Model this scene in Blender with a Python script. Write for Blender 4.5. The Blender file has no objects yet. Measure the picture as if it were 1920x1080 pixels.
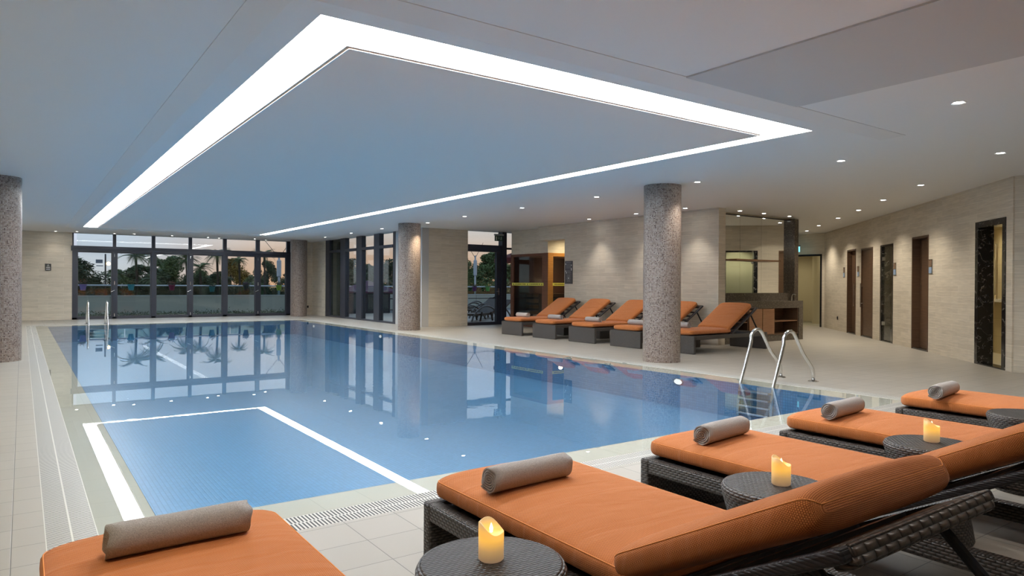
import bpy, bmesh, math, random
from math import sin, cos, pi, sqrt, atan2, radians, hypot
from mathutils import Vector, Matrix
random.seed(7)
S = bpy.context.scene
COL = S.collection

# ------------------------------------------------------------------ camera
cd = bpy.data.cameras.new('camera'); cam = bpy.data.objects.new('camera', cd); COL.objects.link(cam); S.camera = cam
F_PX, YAW, PITCH, ROLL, CXP, CYP, HCAM = 1299.45, 0.6194, -0.0037, 0.0060, 967.6, 538.8, 1.12
fw = Vector((sin(YAW)*cos(PITCH), cos(YAW)*cos(PITCH), sin(PITCH)))
r0 = Vector((cos(YAW), -sin(YAW), 0)); u0 = r0.cross(fw)
rr = r0*cos(ROLL) + u0*sin(ROLL); uu = -r0*sin(ROLL) + u0*cos(ROLL)
cam.matrix_world = Matrix(((rr.x, uu.x, -fw.x, 0), (rr.y, uu.y, -fw.y, 0), (rr.z, uu.z, -fw.z, HCAM), (0, 0, 0, 1)))
cd.sensor_width = 36; cd.lens = F_PX*36/1920; cd.shift_x = -(CXP-960)/1920; cd.shift_y = (CYP-540)/1920
cd.clip_start = 0.05; cd.clip_end = 400
# ------------------------------------------------------------------ view, sampling
S.view_settings.view_transform = 'Standard'; S.view_settings.look = 'None'
S.view_settings.gamma = 1; S.view_settings.use_curve_mapping = False
S.view_settings.exposure = 0.30
cy = S.cycles
cy.use_denoising = True
try: cy.denoiser = 'OPENIMAGEDENOISE'
except Exception: pass
cy.max_bounces = 7; cy.diffuse_bounces = 4; cy.glossy_bounces = 4; cy.transparent_max_bounces = 12; cy.transmission_bounces = 3
cy.sample_clamp_indirect = 6; cy.caustics_reflective = False; cy.caustics_refractive = False
cy.use_light_tree = True
# ------------------------------------------------------------------ sky
COVE_E = 20.0; SPOT_E = 46.0; SKY_E = 1.0
w = bpy.data.worlds.new('dusk_sky'); S.world = w; w.use_nodes = True
nt = w.node_tree; N = nt.nodes; L = nt.links; N.clear()
tc = N.new('ShaderNodeTexCoord'); sp = N.new('ShaderNodeSeparateXYZ'); L.new(tc.outputs['Generated'], sp.inputs[0])
rp = N.new('ShaderNodeValToRGB'); L.new(sp.outputs['Z'], rp.inputs[0])
e = rp.color_ramp.elements
e[0].position = 0.0; e[0].color = (.62, .36, .22, 1)
e[1].position = 1.0; e[1].color = (.20, .30, .45, 1)
for p_, c_ in ((.035, (.60, .40, .29, 1)), (.075, (.58, .52, .50, 1)), (.13, (.60, .60, .63, 1)), (.3, (.42, .52, .68, 1))):
    k = e.new(p_); k.color = c_
rb = N.new('ShaderNodeValToRGB'); L.new(sp.outputs['Z'], rb.inputs[0])
e = rb.color_ramp.elements
e[0].position = 0.0; e[0].color = (.52, .52, .54, 1); e[1].position = 1.0; e[1].color = (.20, .30, .46, 1)
for p_, c_ in ((.05, (.48, .53, .62, 1)), (.12, (.50, .60, .72, 1)), (.3, (.40, .53, .72, 1))):
    k = e.new(p_); k.color = c_
az = N.new('ShaderNodeMath'); az.operation = 'ARCTAN2'; L.new(sp.outputs['X'], az.inputs[0]); L.new(sp.outputs['Y'], az.inputs[1])
mr = N.new('ShaderNodeMapRange'); L.new(az.outputs[0], mr.inputs[0]); mr.inputs[1].default_value = .10; mr.inputs[2].default_value = .27
mx = N.new('ShaderNodeMix'); mx.data_type = 'RGBA'; L.new(mr.outputs[0], mx.inputs[0]); L.new(rb.outputs[0], mx.inputs[6]); L.new(rp.outputs[0], mx.inputs[7])
mp = N.new('ShaderNodeMapping'); mp.inputs['Scale'].default_value = (3, 3, 22); L.new(tc.outputs['Generated'], mp.inputs[0])
no = N.new('ShaderNodeTexNoise'); no.inputs['Scale'].default_value = 1.6; no.inputs['Detail'].default_value = 5; L.new(mp.outputs[0], no.inputs['Vector'])
m2 = N.new('ShaderNodeMapRange'); L.new(no.outputs[0], m2.inputs[0]); m2.inputs[1].default_value = .3; m2.inputs[2].default_value = .7; m2.inputs[3].default_value = .88; m2.inputs[4].default_value = 1.1
mm = N.new('ShaderNodeMix'); mm.data_type = 'RGBA'; mm.blend_type = 'MULTIPLY'; mm.inputs[0].default_value = 1; L.new(mx.outputs[2], mm.inputs[6]); L.new(m2.outputs[0], mm.inputs[7])
bg = N.new('ShaderNodeBackground'); bg.inputs[1].default_value = SKY_E; L.new(mm.outputs[2], bg.inputs[0])
wo = N.new('ShaderNodeOutputWorld'); L.new(bg.outputs[0], wo.inputs[0])

# ------------------------------------------------------------------ material helpers
MATS = {}
def newmat(name):
    m = bpy.data.materials.new(name); m.use_nodes = True; m.node_tree.nodes.clear(); return m, m.node_tree.nodes, m.node_tree.links
def out(N, L, sh):
    o = N.new('ShaderNodeOutputMaterial'); L.new(sh, o.inputs[0])
def math1(N, L, op, a, b=None, c=None):
    m = N.new('ShaderNodeMath'); m.operation = op
    for i, v in enumerate((a, b, c)):
        if v is None: continue
        if isinstance(v, (int, float)): m.inputs[i].default_value = v
        else: L.new(v, m.inputs[i])
    return m.outputs[0]
def principled(N, col=(.8, .8, .8), rough=.5, metal=0, spec=.5):
    b = N.new('ShaderNodeBsdfPrincipled'); b.inputs['Base Color'].default_value = (*col, 1)
    b.inputs['Roughness'].default_value = rough; b.inputs['Metallic'].default_value = metal
    b.inputs['Specular IOR Level'].default_value = spec; return b
def plain(name, col, rough=.5, metal=0, spec=.5, noise=0, nscale=20, bump=0, bscale=60):
    if name in MATS: return MATS[name]
    m, N, L = newmat(name); b = principled(N, col, rough, metal, spec)
    tc = N.new('ShaderNodeTexCoord')
    if noise:
        n = N.new('ShaderNodeTexNoise'); n.inputs['Scale'].default_value = nscale; n.inputs['Detail'].default_value = 4; L.new(tc.outputs['Object'], n.inputs['Vector'])
        mr = N.new('ShaderNodeMapRange'); mr.inputs[1].default_value = .3; mr.inputs[2].default_value = .7; mr.inputs[3].default_value = 1-noise; mr.inputs[4].default_value = 1+noise; L.new(n.outputs[0], mr.inputs[0])
        x = N.new('ShaderNodeMix'); x.data_type = 'RGBA'; x.blend_type = 'MULTIPLY'; x.inputs[0].default_value = 1; x.inputs[6].default_value = (*col, 1); L.new(mr.outputs[0], x.inputs[7]); L.new(x.outputs[2], b.inputs['Base Color'])
    if bump:
        n = N.new('ShaderNodeTexNoise'); n.inputs['Scale'].default_value = bscale; n.inputs['Detail'].default_value = 3; L.new(tc.outputs['Object'], n.inputs['Vector'])
        bp = N.new('ShaderNodeBump'); bp.inputs['Strength'].default_value = bump; bp.inputs['Distance'].default_value = .005; L.new(n.outputs[0], bp.inputs['Height']); L.new(bp.outputs[0], b.inputs['Normal'])
    out(N, L, b.outputs[0]); MATS[name] = m; return m
def emis(name, col, s):
    if name in MATS: return MATS[name]
    m, N, L = newmat(name); e = N.new('ShaderNodeEmission'); e.inputs[0].default_value = (*col, 1); e.inputs[1].default_value = s; out(N, L, e.outputs[0]); MATS[name] = m; return m
def uvnode(N): return N.new('ShaderNodeTexCoord').outputs['UV']

def m_stone(name, c1, c2, mort, bw=.62, bh=.088, bumps=.35, rough=.6):
    m, N, L = newmat(name); uv = uvnode(N)
    br = N.new('ShaderNodeTexBrick'); L.new(uv, br.inputs['Vector']); br.inputs['Scale'].default_value = 1
    br.inputs['Brick Width'].default_value = bw; br.inputs['Row Height'].default_value = bh; br.inputs['Mortar Size'].default_value = .0028
    br.inputs['Mortar Smooth'].default_value = .3; br.offset = .37; br.inputs['Bias'].default_value = 0
    br.inputs['Color1'].default_value = (*c1, 1); br.inputs['Color2'].default_value = (*c2, 1); br.inputs['Mortar'].default_value = (*mort, 1)
    mp = N.new('ShaderNodeMapping'); mp.inputs['Scale'].default_value = (3, 34, 1); L.new(uv, mp.inputs[0])
    n = N.new('ShaderNodeTexNoise'); n.inputs['Scale'].default_value = 1.3; n.inputs['Detail'].default_value = 6; L.new(mp.outputs[0], n.inputs['Vector'])
    mr = N.new('ShaderNodeMapRange'); mr.inputs[1].default_value = .3; mr.inputs[2].default_value = .7; mr.inputs[3].default_value = .90; mr.inputs[4].default_value = 1.08; L.new(n.outputs[0], mr.inputs[0])
    x = N.new('ShaderNodeMix'); x.data_type = 'RGBA'; x.blend_type = 'MULTIPLY'; x.inputs[0].default_value = 1; L.new(br.outputs[0], x.inputs[6]); L.new(mr.outputs[0], x.inputs[7])
    b = principled(N, rough=rough, spec=.3); L.new(x.outputs[2], b.inputs['Base Color'])
    h = math1(N, L, 'SUBTRACT', math1(N, L, 'MULTIPLY', n.outputs[0], .35), br.outputs['Fac'])
    bp = N.new('ShaderNodeBump'); bp.inputs['Strength'].default_value = bumps; bp.inputs['Distance'].default_value = .006; L.new(h, bp.inputs['Height']); L.new(bp.outputs[0], b.inputs['Normal'])
    out(N, L, b.outputs[0]); MATS[name] = m; return m

def m_tile(name, col, grout, size, ox=0, oy=0, gw=.006, rough=.35, var=.04, gstr=1.0, sizey=None, spec=.5):
    """square tiles on UV in metres; per-tile value variation"""
    m, N, L = newmat(name); uv = uvnode(N); sp = N.new('ShaderNodeSeparateXYZ'); L.new(uv, sp.inputs[0])
    sizey = sizey or size
    fx = math1(N, L, 'DIVIDE', math1(N, L, 'SUBTRACT', sp.outputs[0], ox), size); fy = math1(N, L, 'DIVIDE', math1(N, L, 'SUBTRACT', sp.outputs[1], oy), sizey)
    ax = math1(N, L, 'PINGPONG', fx, .5); ay = math1(N, L, 'PINGPONG', fy, .5)
    mn = math1(N, L, 'MINIMUM', math1(N, L, 'MULTIPLY', ax, size), math1(N, L, 'MULTIPLY', ay, sizey))
    g = N.new('ShaderNodeMapRange'); L.new(mn, g.inputs[0]); g.inputs[1].default_value = gw*.25; g.inputs[2].default_value = gw*.5; g.inputs[3].default_value = gstr; g.inputs[4].default_value = 0
    cb = N.new('ShaderNodeCombineXYZ'); L.new(math1(N, L, 'FLOOR', fx), cb.inputs[0]); L.new(math1(N, L, 'FLOOR', fy), cb.inputs[1])
    wn = N.new('ShaderNodeTexWhiteNoise'); wn.noise_dimensions = '2D'; L.new(cb.outputs[0], wn.inputs['Vector'])
    mr = N.new('ShaderNodeMapRange'); mr.inputs[3].default_value = 1-var; mr.inputs[4].default_value = 1+var; L.new(wn.outputs['Value'], mr.inputs[0])
    x = N.new('ShaderNodeMix'); x.data_type = 'RGBA'; x.blend_type = 'MULTIPLY'; x.inputs[0].default_value = 1; x.inputs[6].default_value = (*col, 1); L.new(mr.outputs[0], x.inputs[7])
    y = N.new('ShaderNodeMix'); y.data_type = 'RGBA'; L.new(g.outputs[0], y.inputs[0]); L.new(x.outputs[2], y.inputs[6]); y.inputs[7].default_value = (*grout, 1)
    b = principled(N, rough=rough, spec=spec); L.new(y.outputs[2], b.inputs['Base Color'])
    bp = N.new('ShaderNodeBump'); bp.inputs['Strength'].default_value = .3; bp.inputs['Distance'].default_value = .002; bp.invert = True; L.new(g.outputs[0], bp.inputs['Height']); L.new(bp.outputs[0], b.inputs['Normal'])
    out(N, L, b.outputs[0]); MATS[name] = m; return m

def m_mosaic(name):
    m, N, L = newmat(name); uv = uvnode(N); sp = N.new('ShaderNodeSeparateXYZ'); L.new(uv, sp.inputs[0]); s = .0168
    fx = math1(N, L, 'DIVIDE', sp.outputs[0], s); fy = math1(N, L, 'DIVIDE', sp.outputs[1], s)
    mn = math1(N, L, 'MINIMUM', math1(N, L, 'PINGPONG', fx, .5), math1(N, L, 'PINGPONG', fy, .5))
    g = N.new('ShaderNodeMapRange'); L.new(mn, g.inputs[0]); g.inputs[1].default_value = .07; g.inputs[2].default_value = .12; g.inputs[3].default_value = 1; g.inputs[4].default_value = 0
    cb = N.new('ShaderNodeCombineXYZ'); L.new(math1(N, L, 'FLOOR', fx), cb.inputs[0]); L.new(math1(N, L, 'FLOOR', fy), cb.inputs[1])
    wn = N.new('ShaderNodeTexWhiteNoise'); wn.noise_dimensions = '2D'; L.new(cb.outputs[0], wn.inputs['Vector'])
    cr = N.new('ShaderNodeValToRGB'); cr.color_ramp.interpolation = 'CONSTANT'; L.new(wn.outputs['Value'], cr.inputs[0]); e = cr.color_ramp.elements
    e[0].color = (.37, .28, .23, 1); e[1].position = .3; e[1].color = (.45, .365, .31, 1)
    for p_, c_ in ((.5, (.27, .19, .15)), (.62, (.33, .255, .215)), (.76, (.46, .38, .32)), (.9, (.16, .105, .085)), (.96, (.36, .28, .21))): k = e.new(p_); k.color = (*c_, 1)
    y = N.new('ShaderNodeMix'); y.data_type = 'RGBA'; L.new(g.outputs[0], y.inputs[0]); L.new(cr.outputs[0], y.inputs[6]); y.inputs[7].default_value = (.075, .065, .065, 1)
    b = principled(N, rough=.28, spec=.5); L.new(y.outputs[2], b.inputs['Base Color'])
    bp = N.new('ShaderNodeBump'); bp.inputs['Strength'].default_value = .5; bp.inputs['Distance'].default_value = .002
    L.new(math1(N, L, 'SUBTRACT', math1(N, L, 'MULTIPLY', wn.outputs['Value'], .25), g.outputs[0]), bp.inputs['Height']); L.new(bp.outputs[0], b.inputs['Normal'])
    out(N, L, b.outputs[0]); MATS[name] = m; return m

def m_weave(name, c_hi, c_lo, pu=.026, pv=.011, rough=.38, strength=1.0, dist=.004):
    """woven flat strands: each row shifted half a stitch"""
    m, N, L = newmat(name); uv = uvnode(N); sp = N.new('ShaderNodeSeparateXYZ'); L.new(uv, sp.inputs[0])
    fv = math1(N, L, 'DIVIDE', sp.outputs[1], pv); row = math1(N, L, 'FLOOR', fv)
    fu = math1(N, L, 'ADD', math1(N, L, 'DIVIDE', sp.outputs[0], pu), math1(N, L, 'MULTIPLY', row, .5))
    a = math1(N, L, 'ABSOLUTE', math1(N, L, 'SINE', math1(N, L, 'MULTIPLY', fu, pi)))
    b_ = math1(N, L, 'ABSOLUTE', math1(N, L, 'SINE', math1(N, L, 'MULTIPLY', fv, pi)))
    h = math1(N, L, 'MULTIPLY', math1(N, L, 'POWER', a, .55), math1(N, L, 'POWER', b_, .6))
    n = N.new('ShaderNodeTexNoise'); n.inputs['Scale'].default_value = 40; L.new(uv, n.inputs['Vector'])
    mixf = math1(N, L, 'MULTIPLY', h, math1(N, L, 'ADD', math1(N, L, 'MULTIPLY', n.outputs[0], .7), .6))
    x = N.new('ShaderNodeMix'); x.data_type = 'RGBA'; L.new(mixf, x.inputs[0]); x.inputs[6].default_value = (*c_lo, 1); x.inputs[7].default_value = (*c_hi, 1)
    b = principled(N, rough=rough, spec=.5); L.new(x.outputs[2], b.inputs['Base Color'])
    bp = N.new('ShaderNodeBump'); bp.inputs['Strength'].default_value = strength; bp.inputs['Distance'].default_value = dist; L.new(h, bp.inputs['Height']); L.new(bp.outputs[0], b.inputs['Normal'])
    out(N, L, b.outputs[0]); MATS[name] = m; return m

def m_fabric(name, c1, c2, pitch=.0052):
    m, N, L = newmat(name); uv = uvnode(N); sp = N.new('ShaderNodeSeparateXYZ'); L.new(uv, sp.inputs[0])
    row = math1(N, L, 'FLOOR', math1(N, L, 'DIVIDE', sp.outputs[1], pitch*.8))
    fu = math1(N, L, 'ADD', math1(N, L, 'DIVIDE', sp.outputs[0], pitch), math1(N, L, 'MULTIPLY', row, .5))
    fv = math1(N, L, 'DIVIDE', sp.outputs[1], pitch*.8)
    a = math1(N, L, 'ABSOLUTE', math1(N, L, 'SINE', math1(N, L, 'MULTIPLY', fu, pi)))
    b_ = math1(N, L, 'ABSOLUTE', math1(N, L, 'SINE', math1(N, L, 'MULTIPLY', fv, pi)))
    h = math1(N, L, 'MULTIPLY', a, b_)
    g = N.new('ShaderNodeMapRange'); L.new(h, g.inputs[0]); g.inputs[1].default_value = .12; g.inputs[2].default_value = .55
    x = N.new('ShaderNodeMix'); x.data_type = 'RGBA'; L.new(g.outputs[0], x.inputs[0]); x.inputs[6].default_value = (*c2, 1); x.inputs[7].default_value = (*c1, 1)
    tcn = N.new('ShaderNodeTexCoord')
    mp = N.new('ShaderNodeMapping'); mp.inputs['Scale'].default_value = (2.2, 9, 2); mp.inputs['Rotation'].default_value = (0, 0, .25); L.new(tcn.outputs['Object'], mp.inputs[0])
    n = N.new('ShaderNodeTexNoise'); n.inputs['Scale'].default_value = 1.2; n.inputs['Detail'].default_value = 2; n.inputs['Distortion'].default_value = .6; L.new(mp.outputs[0], n.inputs['Vector'])
    b = principled(N, rough=.85, spec=.15); L.new(x.outputs[2], b.inputs['Base Color']); b.inputs['Sheen Weight'].default_value = .15
    bp = N.new('ShaderNodeBump'); bp.inputs['Strength'].default_value = .5; bp.inputs['Distance'].default_value = .002; L.new(g.outputs[0], bp.inputs['Height'])
    b2 = N.new('ShaderNodeBump'); b2.inputs['Strength'].default_value = .35; b2.inputs['Distance'].default_value = .05; L.new(n.outputs[0], b2.inputs['Height']); L.new(bp.outputs[0], b2.inputs['Normal'])
    L.new(b2.outputs[0], b.inputs['Normal']); out(N, L, b.outputs[0]); MATS[name] = m; return m

def m_wood(name, c1, c2, sc=(1, 14, 14), rough=.4):
    m, N, L = newmat(name); tcn = N.new('ShaderNodeTexCoord'); mp = N.new('ShaderNodeMapping'); mp.inputs['Scale'].default_value = sc; L.new(tcn.outputs['UV'], mp.inputs[0])
    n = N.new('ShaderNodeTexNoise'); n.inputs['Scale'].default_value = 3; n.inputs['Detail'].default_value = 6; n.inputs['Distortion'].default_value = .4; L.new(mp.outputs[0], n.inputs['Vector'])
    cr = N.new('ShaderNodeValToRGB'); L.new(n.outputs[0], cr.inputs[0]); cr.color_ramp.elements[0].position = .3; cr.color_ramp.elements[0].color = (*c1, 1); cr.color_ramp.elements[1].position = .7; cr.color_ramp.elements[1].color = (*c2, 1)
    b = principled(N, rough=rough); L.new(cr.outputs[0], b.inputs['Base Color']); out(N, L, b.outputs[0]); MATS[name] = m; return m

def m_marble(name, base, vein, sc=3.0, width=.035, rough=.15):
    m, N, L = newmat(name); tcn = N.new('ShaderNodeTexCoord')
    n = N.new('ShaderNodeTexNoise'); n.inputs['Scale'].default_value = sc*1.3; n.inputs['Detail'].default_value = 5; n.inputs['Roughness'].default_value = .6; L.new(tcn.outputs['Object'], n.inputs['Vector'])
    va = N.new('ShaderNodeVectorMath'); va.operation = 'MULTIPLY_ADD'; L.new(n.outputs['Color'], va.inputs[0]); va.inputs[1].default_value = (.5, .5, .5); L.new(tcn.outputs['Object'], va.inputs[2])
    vo = N.new('ShaderNodeTexVoronoi'); vo.feature = 'DISTANCE_TO_EDGE'; vo.inputs['Scale'].default_value = sc*1.6; L.new(va.outputs[0], vo.inputs['Vector'])
    n2 = N.new('ShaderNodeTexNoise'); n2.inputs['Scale'].default_value = sc*4; n2.inputs['Detail'].default_value = 3; L.new(tcn.outputs['Object'], n2.inputs['Vector'])
    g = N.new('ShaderNodeMapRange'); L.new(vo.outputs['Distance'], g.inputs[0]); g.inputs[1].default_value = 0; g.inputs[2].default_value = width; g.inputs[3].default_value = 1; g.inputs[4].default_value = 0
    g2 = N.new('ShaderNodeMapRange'); L.new(n2.outputs[0], g2.inputs[0]); g2.inputs[1].default_value = .42; g2.inputs[2].default_value = .68
    f = math1(N, L, 'MULTIPLY', g.outputs[0], g2.outputs[0])
    x = N.new('ShaderNodeMix'); x.data_type = 'RGBA'; L.new(f, x.inputs[0]); x.inputs[6].default_value = (*base, 1); x.inputs[7].default_value = (*vein, 1)
    b = principled(N, rough=rough); L.new(x.outputs[2], b.inputs['Base Color']); out(N, L, b.outputs[0]); MATS[name] = m; return m

def schlick(N, L, f0, normal=None):
    g = N.new('ShaderNodeNewGeometry'); d = N.new('ShaderNodeVectorMath'); d.operation = 'DOT_PRODUCT'
    L.new(normal or g.outputs['Normal'], d.inputs[0]); L.new(g.outputs['Incoming'], d.inputs[1])
    c = math1(N, L, 'MINIMUM', math1(N, L, 'ABSOLUTE', d.outputs['Value']), 1.0)
    p = math1(N, L, 'POWER', math1(N, L, 'SUBTRACT', 1.0, c), 5.0)
    return math1(N, L, 'MULTIPLY_ADD', p, 1-f0, f0)
def m_glass(name, tint=(.93, .96, .95), ior=1.45, rough=0.0, refl=(1, 1, 1)):
    m, N, L = newmat(name); t = N.new('ShaderNodeBsdfTransparent'); t.inputs[0].default_value = (*tint, 1)
    g = N.new('ShaderNodeBsdfGlossy'); g.inputs['Color'].default_value = (*refl, 1); g.inputs['Roughness'].default_value = rough
    f0 = ((ior-1)/(ior+1))**2
    x = N.new('ShaderNodeMixShader'); L.new(schlick(N, L, f0), x.inputs[0]); L.new(t.outputs[0], x.inputs[1]); L.new(g.outputs[0], x.inputs[2]); out(N, L, x.outputs[0]); MATS[name] = m; return m

def m_water(name):
    m, N, L = newmat(name); tcn = N.new('ShaderNodeTexCoord')
    n = N.new('ShaderNodeTexNoise'); n.inputs['Scale'].default_value = 7; n.inputs['Detail'].default_value = 3; L.new(tcn.outputs['Object'], n.inputs['Vector'])
    n2 = N.new('ShaderNodeTexNoise'); n2.inputs['Scale'].default_value = .45; L.new(tcn.outputs['Object'], n2.inputs['Vector'])
    g = N.new('ShaderNodeMapRange'); L.new(n2.outputs[0], g.inputs[0]); g.inputs[1].default_value = .46; g.inputs[2].default_value = .66; g.inputs[3].default_value = .04; g.inputs[4].default_value = 1
    sx = N.new('ShaderNodeSeparateXYZ'); L.new(tcn.outputs['Object'], sx.inputs[0])
    gx = N.new('ShaderNodeMapRange'); L.new(sx.outputs[0], gx.inputs[0]); gx.inputs[1].default_value = 2.0; gx.inputs[2].default_value = 3.6; gx.inputs[3].default_value = .12; gx.inputs[4].default_value = 1
    h = math1(N, L, 'MULTIPLY', math1(N, L, 'MULTIPLY', n.outputs[0], g.outputs[0]), gx.outputs[0])
    bp = N.new('ShaderNodeBump'); bp.inputs['Strength'].default_value = .05; bp.inputs['Distance'].default_value = .018; L.new(h, bp.inputs['Height'])
    t = N.new('ShaderNodeBsdfTransparent'); t.inputs[0].default_value = (.96, .99, 1.0, 1)
    gl = N.new('ShaderNodeBsdfGlossy'); gl.inputs['Roughness'].default_value = .0; L.new(bp.outputs[0], gl.inputs['Normal'])
    x = N.new('ShaderNodeMixShader'); L.new(schlick(N, L, .021, bp.outputs[0]), x.inputs[0]); L.new(t.outputs[0], x.inputs[1]); L.new(gl.outputs[0], x.inputs[2]); out(N, L, x.outputs[0]); MATS[name] = m; return m

def m_grate(name, axis=0, c=(.62, .60, .55), dark=(.03, .03, .03), pitch=.018, rows=(.07, .07), o=0.0, width=.2):
    """slotted pool grating: two rows of slots across the channel"""
    m, N, L = newmat(name); uv = uvnode(N); sp = N.new('ShaderNodeSeparateXYZ'); L.new(uv, sp.inputs[0])
    u, v = (sp.outputs[0], sp.outputs[1]) if axis == 0 else (sp.outputs[1], sp.outputs[0])
    t = math1(N, L, 'DIVIDE', math1(N, L, 'SUBTRACT', v, o), width)
    r = math1(N, L, 'PINGPONG', math1(N, L, 'MULTIPLY', t, 2), .5)
    gap = N.new('ShaderNodeMapRange'); L.new(r, gap.inputs[0]); gap.inputs[1].default_value = .03; gap.inputs[2].default_value = .05
    sh = math1(N, L, 'MULTIPLY', math1(N, L, 'FLOOR', math1(N, L, 'MULTIPLY', t, 2)), .5)
    s = math1(N, L, 'PINGPONG', math1(N, L, 'ADD', math1(N, L, 'DIVIDE', u, pitch), sh), .5)
    bar = N.new('ShaderNodeMapRange'); L.new(s, bar.inputs[0]); bar.inputs[1].default_value = .24; bar.inputs[2].default_value = .30
    f = math1(N, L, 'MULTIPLY', gap.outputs[0], bar.outputs[0])
    f = math1(N, L, 'MULTIPLY', f, math1(N, L, 'MULTIPLY', math1(N, L, 'GREATER_THAN', t, 0.0), math1(N, L, 'LESS_THAN', t, 1.0)))
    x = N.new('ShaderNodeMix'); x.data_type = 'RGBA'; L.new(f, x.inputs[0]); x.inputs[6].default_value = (*c, 1); x.inputs[7].default_value = (*dark, 1)
    b = principled(N, rough=.45); L.new(x.outputs[2], b.inputs['Base Color'])
    bp = N.new('ShaderNodeBump'); bp.inputs['Strength'].default_value = .6; bp.inputs['Distance'].default_value = .004; bp.invert = True; L.new(f, bp.inputs['Height']); L.new(bp.outputs[0], b.inputs['Normal'])
    out(N, L, b.outputs[0]); MATS[name] = m; return m

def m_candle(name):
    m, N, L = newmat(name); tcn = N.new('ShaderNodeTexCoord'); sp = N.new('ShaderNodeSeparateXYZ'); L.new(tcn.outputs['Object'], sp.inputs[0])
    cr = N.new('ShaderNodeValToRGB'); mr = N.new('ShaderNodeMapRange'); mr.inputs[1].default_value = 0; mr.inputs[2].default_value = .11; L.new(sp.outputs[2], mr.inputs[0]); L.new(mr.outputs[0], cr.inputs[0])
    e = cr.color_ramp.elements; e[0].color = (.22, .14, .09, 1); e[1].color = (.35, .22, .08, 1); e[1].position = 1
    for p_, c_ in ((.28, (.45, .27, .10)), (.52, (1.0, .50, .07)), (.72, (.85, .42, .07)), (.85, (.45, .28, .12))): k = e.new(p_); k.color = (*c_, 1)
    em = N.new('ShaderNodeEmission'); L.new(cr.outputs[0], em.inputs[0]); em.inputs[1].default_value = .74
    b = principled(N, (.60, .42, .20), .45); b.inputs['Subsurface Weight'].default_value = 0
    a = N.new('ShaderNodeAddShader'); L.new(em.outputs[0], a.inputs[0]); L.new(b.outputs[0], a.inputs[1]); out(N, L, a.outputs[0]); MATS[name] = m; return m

STONE = m_stone('beige_split_stone', (.70, .625, .51), (.62, .55, .445), (.77, .70, .59))
STONE_G = STONE
CEIL = plain('ceiling_paint', (.80, .79, .775), .5, spec=.35)
STRIPG = plain('ceiling_strip_grey', (.58, .57, .56), .6, spec=.3)  # ceiling strip in a greyer tone than the ceiling around it
FLOOR = m_tile('floor_tiles', (.385, .355, .31), (.16, .15, .135), .2535, .98, 3.09, gw=.005, rough=.42, var=.035)
RIM = m_tile('pool_rim_tiles', (.52, .49, .41), (.40, .38, .31), .2535, .98, 3.09, gw=.004, rough=.8, var=.02, spec=.05)
POOL = m_tile('pool_tiles', (.115, .285, .48), (.065, .185, .335), .0307, 0, 0, gw=.006, rough=.3, var=.10, sizey=.0307)
MOS = m_mosaic('mosaic_tiles')
WICK = m_weave('dark_wicker', (.115, .098, .088), (.010, .009, .009))
WICKT = m_weave('table_wicker', (.090, .088, .092), (.010, .009, .010), pu=.024, pv=.010, rough=.36)
SLEEVE = m_weave('braided_sleeve', (.135, .10, .08), (.012, .010, .009), pu=.045, pv=.017, dist=.008)
WRAP = m_weave('wrapped_strand', (.035, .033, .04), (.012, .012, .014), pu=.4, pv=.008, rough=.4, strength=.4)
ORANGE = m_fabric('orange_mesh_fabric', (.76, .275, .08), (.36, .095, .028))
PIPE = plain('orange_piping', (.82, .32, .10), .7, spec=.2)
TOWEL = plain('grey_towel', (.44, .41, .39), .95, spec=.1, noise=.16, nscale=260, bump=.6, bscale=420)
TOWEL2 = plain('pale_towel', (.58, .53, .49), .95, spec=.1, noise=.2, nscale=260, bump=1.0, bscale=420)
BLACKM = plain('black_metal', (.015, .015, .02), .35)
CHROME = plain('brushed_steel', (.72, .72, .70), .18, 1)
ANTH = plain('anthracite_aluminium', (.030, .034, .050), .35)
ANTH2 = plain('anthracite_inner', (.045, .048, .062), .4)
GLASS = m_glass('window_glass')
GLASS_S = m_glass('sauna_glass', tint=(.55, .58, .62), ior=1.6)
GLASS_R = m_glass('balustrade_glass', tint=(.55, .68, .66), ior=1.45)
MIRROR = plain('mirror_silver', (.86, .87, .84), .01, 1)
BROWNM = m_marble('brown_marble', (.085, .068, .052), (.42, .36, .28), 7.0, .045)
BLACKMB = m_marble('black_marble', (.012, .012, .013), (.50, .46, .42), 3.2, .022)
WOODD = m_wood('dark_walnut', (.095, .052, .030), (.14, .080, .046))
WOODM = m_wood('cabinet_wood', (.24, .115, .055), (.32, .165, .085))
WOODS = m_wood('sauna_timber', (.40, .17, .04), (.55, .25, .06))
WOODR = m_wood('sauna_red_timber', (.13, .05, .028), (.19, .075, .04))
BEIGE = plain('beige_plaster', (.62, .55, .42), .6)
WHITEP = plain('white_plastic', (.75, .75, .75), .4)
COVE = emis('cove_light', (.95, .98, 1.0), COVE_E)
LENS = emis('downlight_lens', (1, .97, .92), 40)
WATER = m_water('pool_water')

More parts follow.
